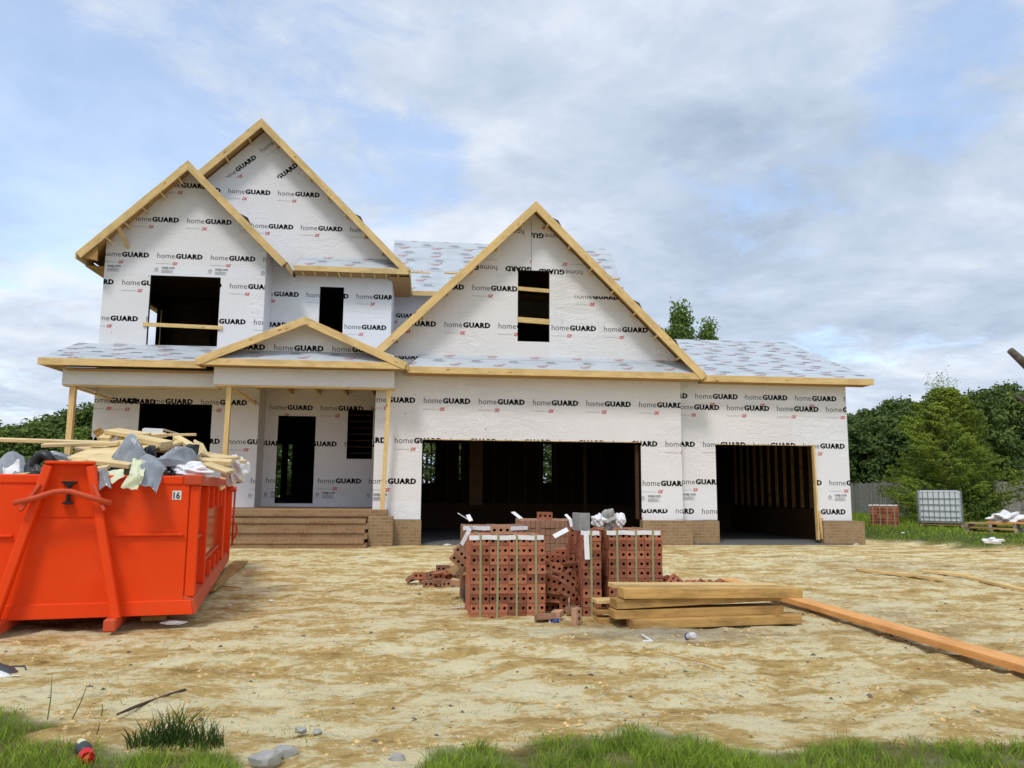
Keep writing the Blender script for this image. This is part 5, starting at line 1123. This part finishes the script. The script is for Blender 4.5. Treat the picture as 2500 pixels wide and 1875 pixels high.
def lobe(px, py, width):               # soft opening in the clouds around one direction
    d = ray(px, py).normalized(); v = N('ShaderNodeVectorMath', operation='DOT_PRODUCT'); Lk(tc, 'Generated', v, 0); v.inputs[1].default_value = d
    c0 = math.cos(width); m_ = N('ShaderNodeMapRange', interpolation_type='SMOOTHERSTEP'); nt.links.new(v.outputs['Value'], m_.inputs[0]); m_.inputs[1].default_value = c0; m_.inputs[2].default_value = 1; return m_.outputs[0]
cover = math_('ADD', math_('MULTIPLY', noise_(1.05, 7, .56, (3.1, 1.7, 0), .4), .62), math_('MULTIPLY', noise_(6.5, 9, .66, (6.1, 2.7, 0), .6), .38))
gap = None
for px, py, wd, k in ((430, 180, .30, .055), (120, 380, .22, .05), (1010, 400, .09, .10), (2310, 190, .11, .12), (760, 60, .16, .03), (-300, 300, .4, .05)):
    x = math_('MULTIPLY', lobe(px, py, wd), k); gap = x if gap is None else math_('ADD', gap, x)
dens = math_('SUBTRACT', cover, gap)
cr = N('ShaderNodeValToRGB'); nt.links.new(dens, cr.inputs[0]); e = cr.color_ramp.elements; e[0].position = .34; e[0].color = (.45, .45, .45, 1); e[1].position = .46; e[1].color = (1, 1, 1, 1)
tone = noise_(1.3, 6, .6, (8.2, 4.4, 0), .3); tone2 = noise_(3.6, 7, .62, (1.2, 9.4, 0), .5)
big = math_('ADD', math_('MULTIPLY', tone, .7), math_('MULTIPLY', tone2, .3))
dark = math_('MULTIPLY', lobe(1750, 560, .34), .07); big = math_('SUBTRACT', big, dark)
for px, py, wd, k in ((430, 520, .2, .07), (1400, 500, .16, .04), (2200, 820, .16, .02), (60, 900, .2, .03)): big = math_('ADD', big, math_('MULTIPLY', lobe(px, py, wd), k))
cc = N('ShaderNodeValToRGB'); nt.links.new(big, cc.inputs[0]); e = cc.color_ramp.elements
e[0].position = .29; e[0].color = (.38, .48, .63, 1); e[1].position = .63; e[1].color = (.86, .91, .99, 1); x = e.new(.48); x.color = (.60, .69, .83, 1)
cs = N('ShaderNodeVectorMath', operation='SCALE'); nt.links.new(cc.outputs[0], cs.inputs[0]); cs.inputs['Scale'].default_value = 5.6
sk = N('ShaderNodeVectorMath', operation='SCALE'); Lk(sky, 0, sk, 0); sk.inputs['Scale'].default_value = 1.55
mx = N('ShaderNodeMix', data_type='RGBA'); nt.links.new(cr.outputs[0], mx.inputs[0]); nt.links.new(sk.outputs[0], mx.inputs[6]); nt.links.new(cs.outputs[0], mx.inputs[7]); nt.links.new(mx.outputs[2], bg_.inputs[0])
sl = bpy.data.lights.new('sun', 'SUN'); sl.energy = 1.5; sl.angle = R(12); sl.color = (1, .95, .88); so = bpy.data.objects.new('sun', sl); COL.objects.link(so)
d = Vector((math.sin(SUN_AZ)*math.cos(SUN_EL), math.cos(SUN_AZ)*math.cos(SUN_EL), math.sin(SUN_EL))); so.rotation_euler = (-d).to_track_quat('-Z', 'Y').to_euler(); so.location = (0, -10, 30)
S.view_settings.view_transform = 'Standard'; S.view_settings.look = 'None'; S.view_settings.exposure = .3; S.view_settings.gamma = 1
S.cycles.max_bounces = 6; S.cycles.diffuse_bounces = 3; S.cycles.use_denoising = True
bpy.context.view_layer.update()
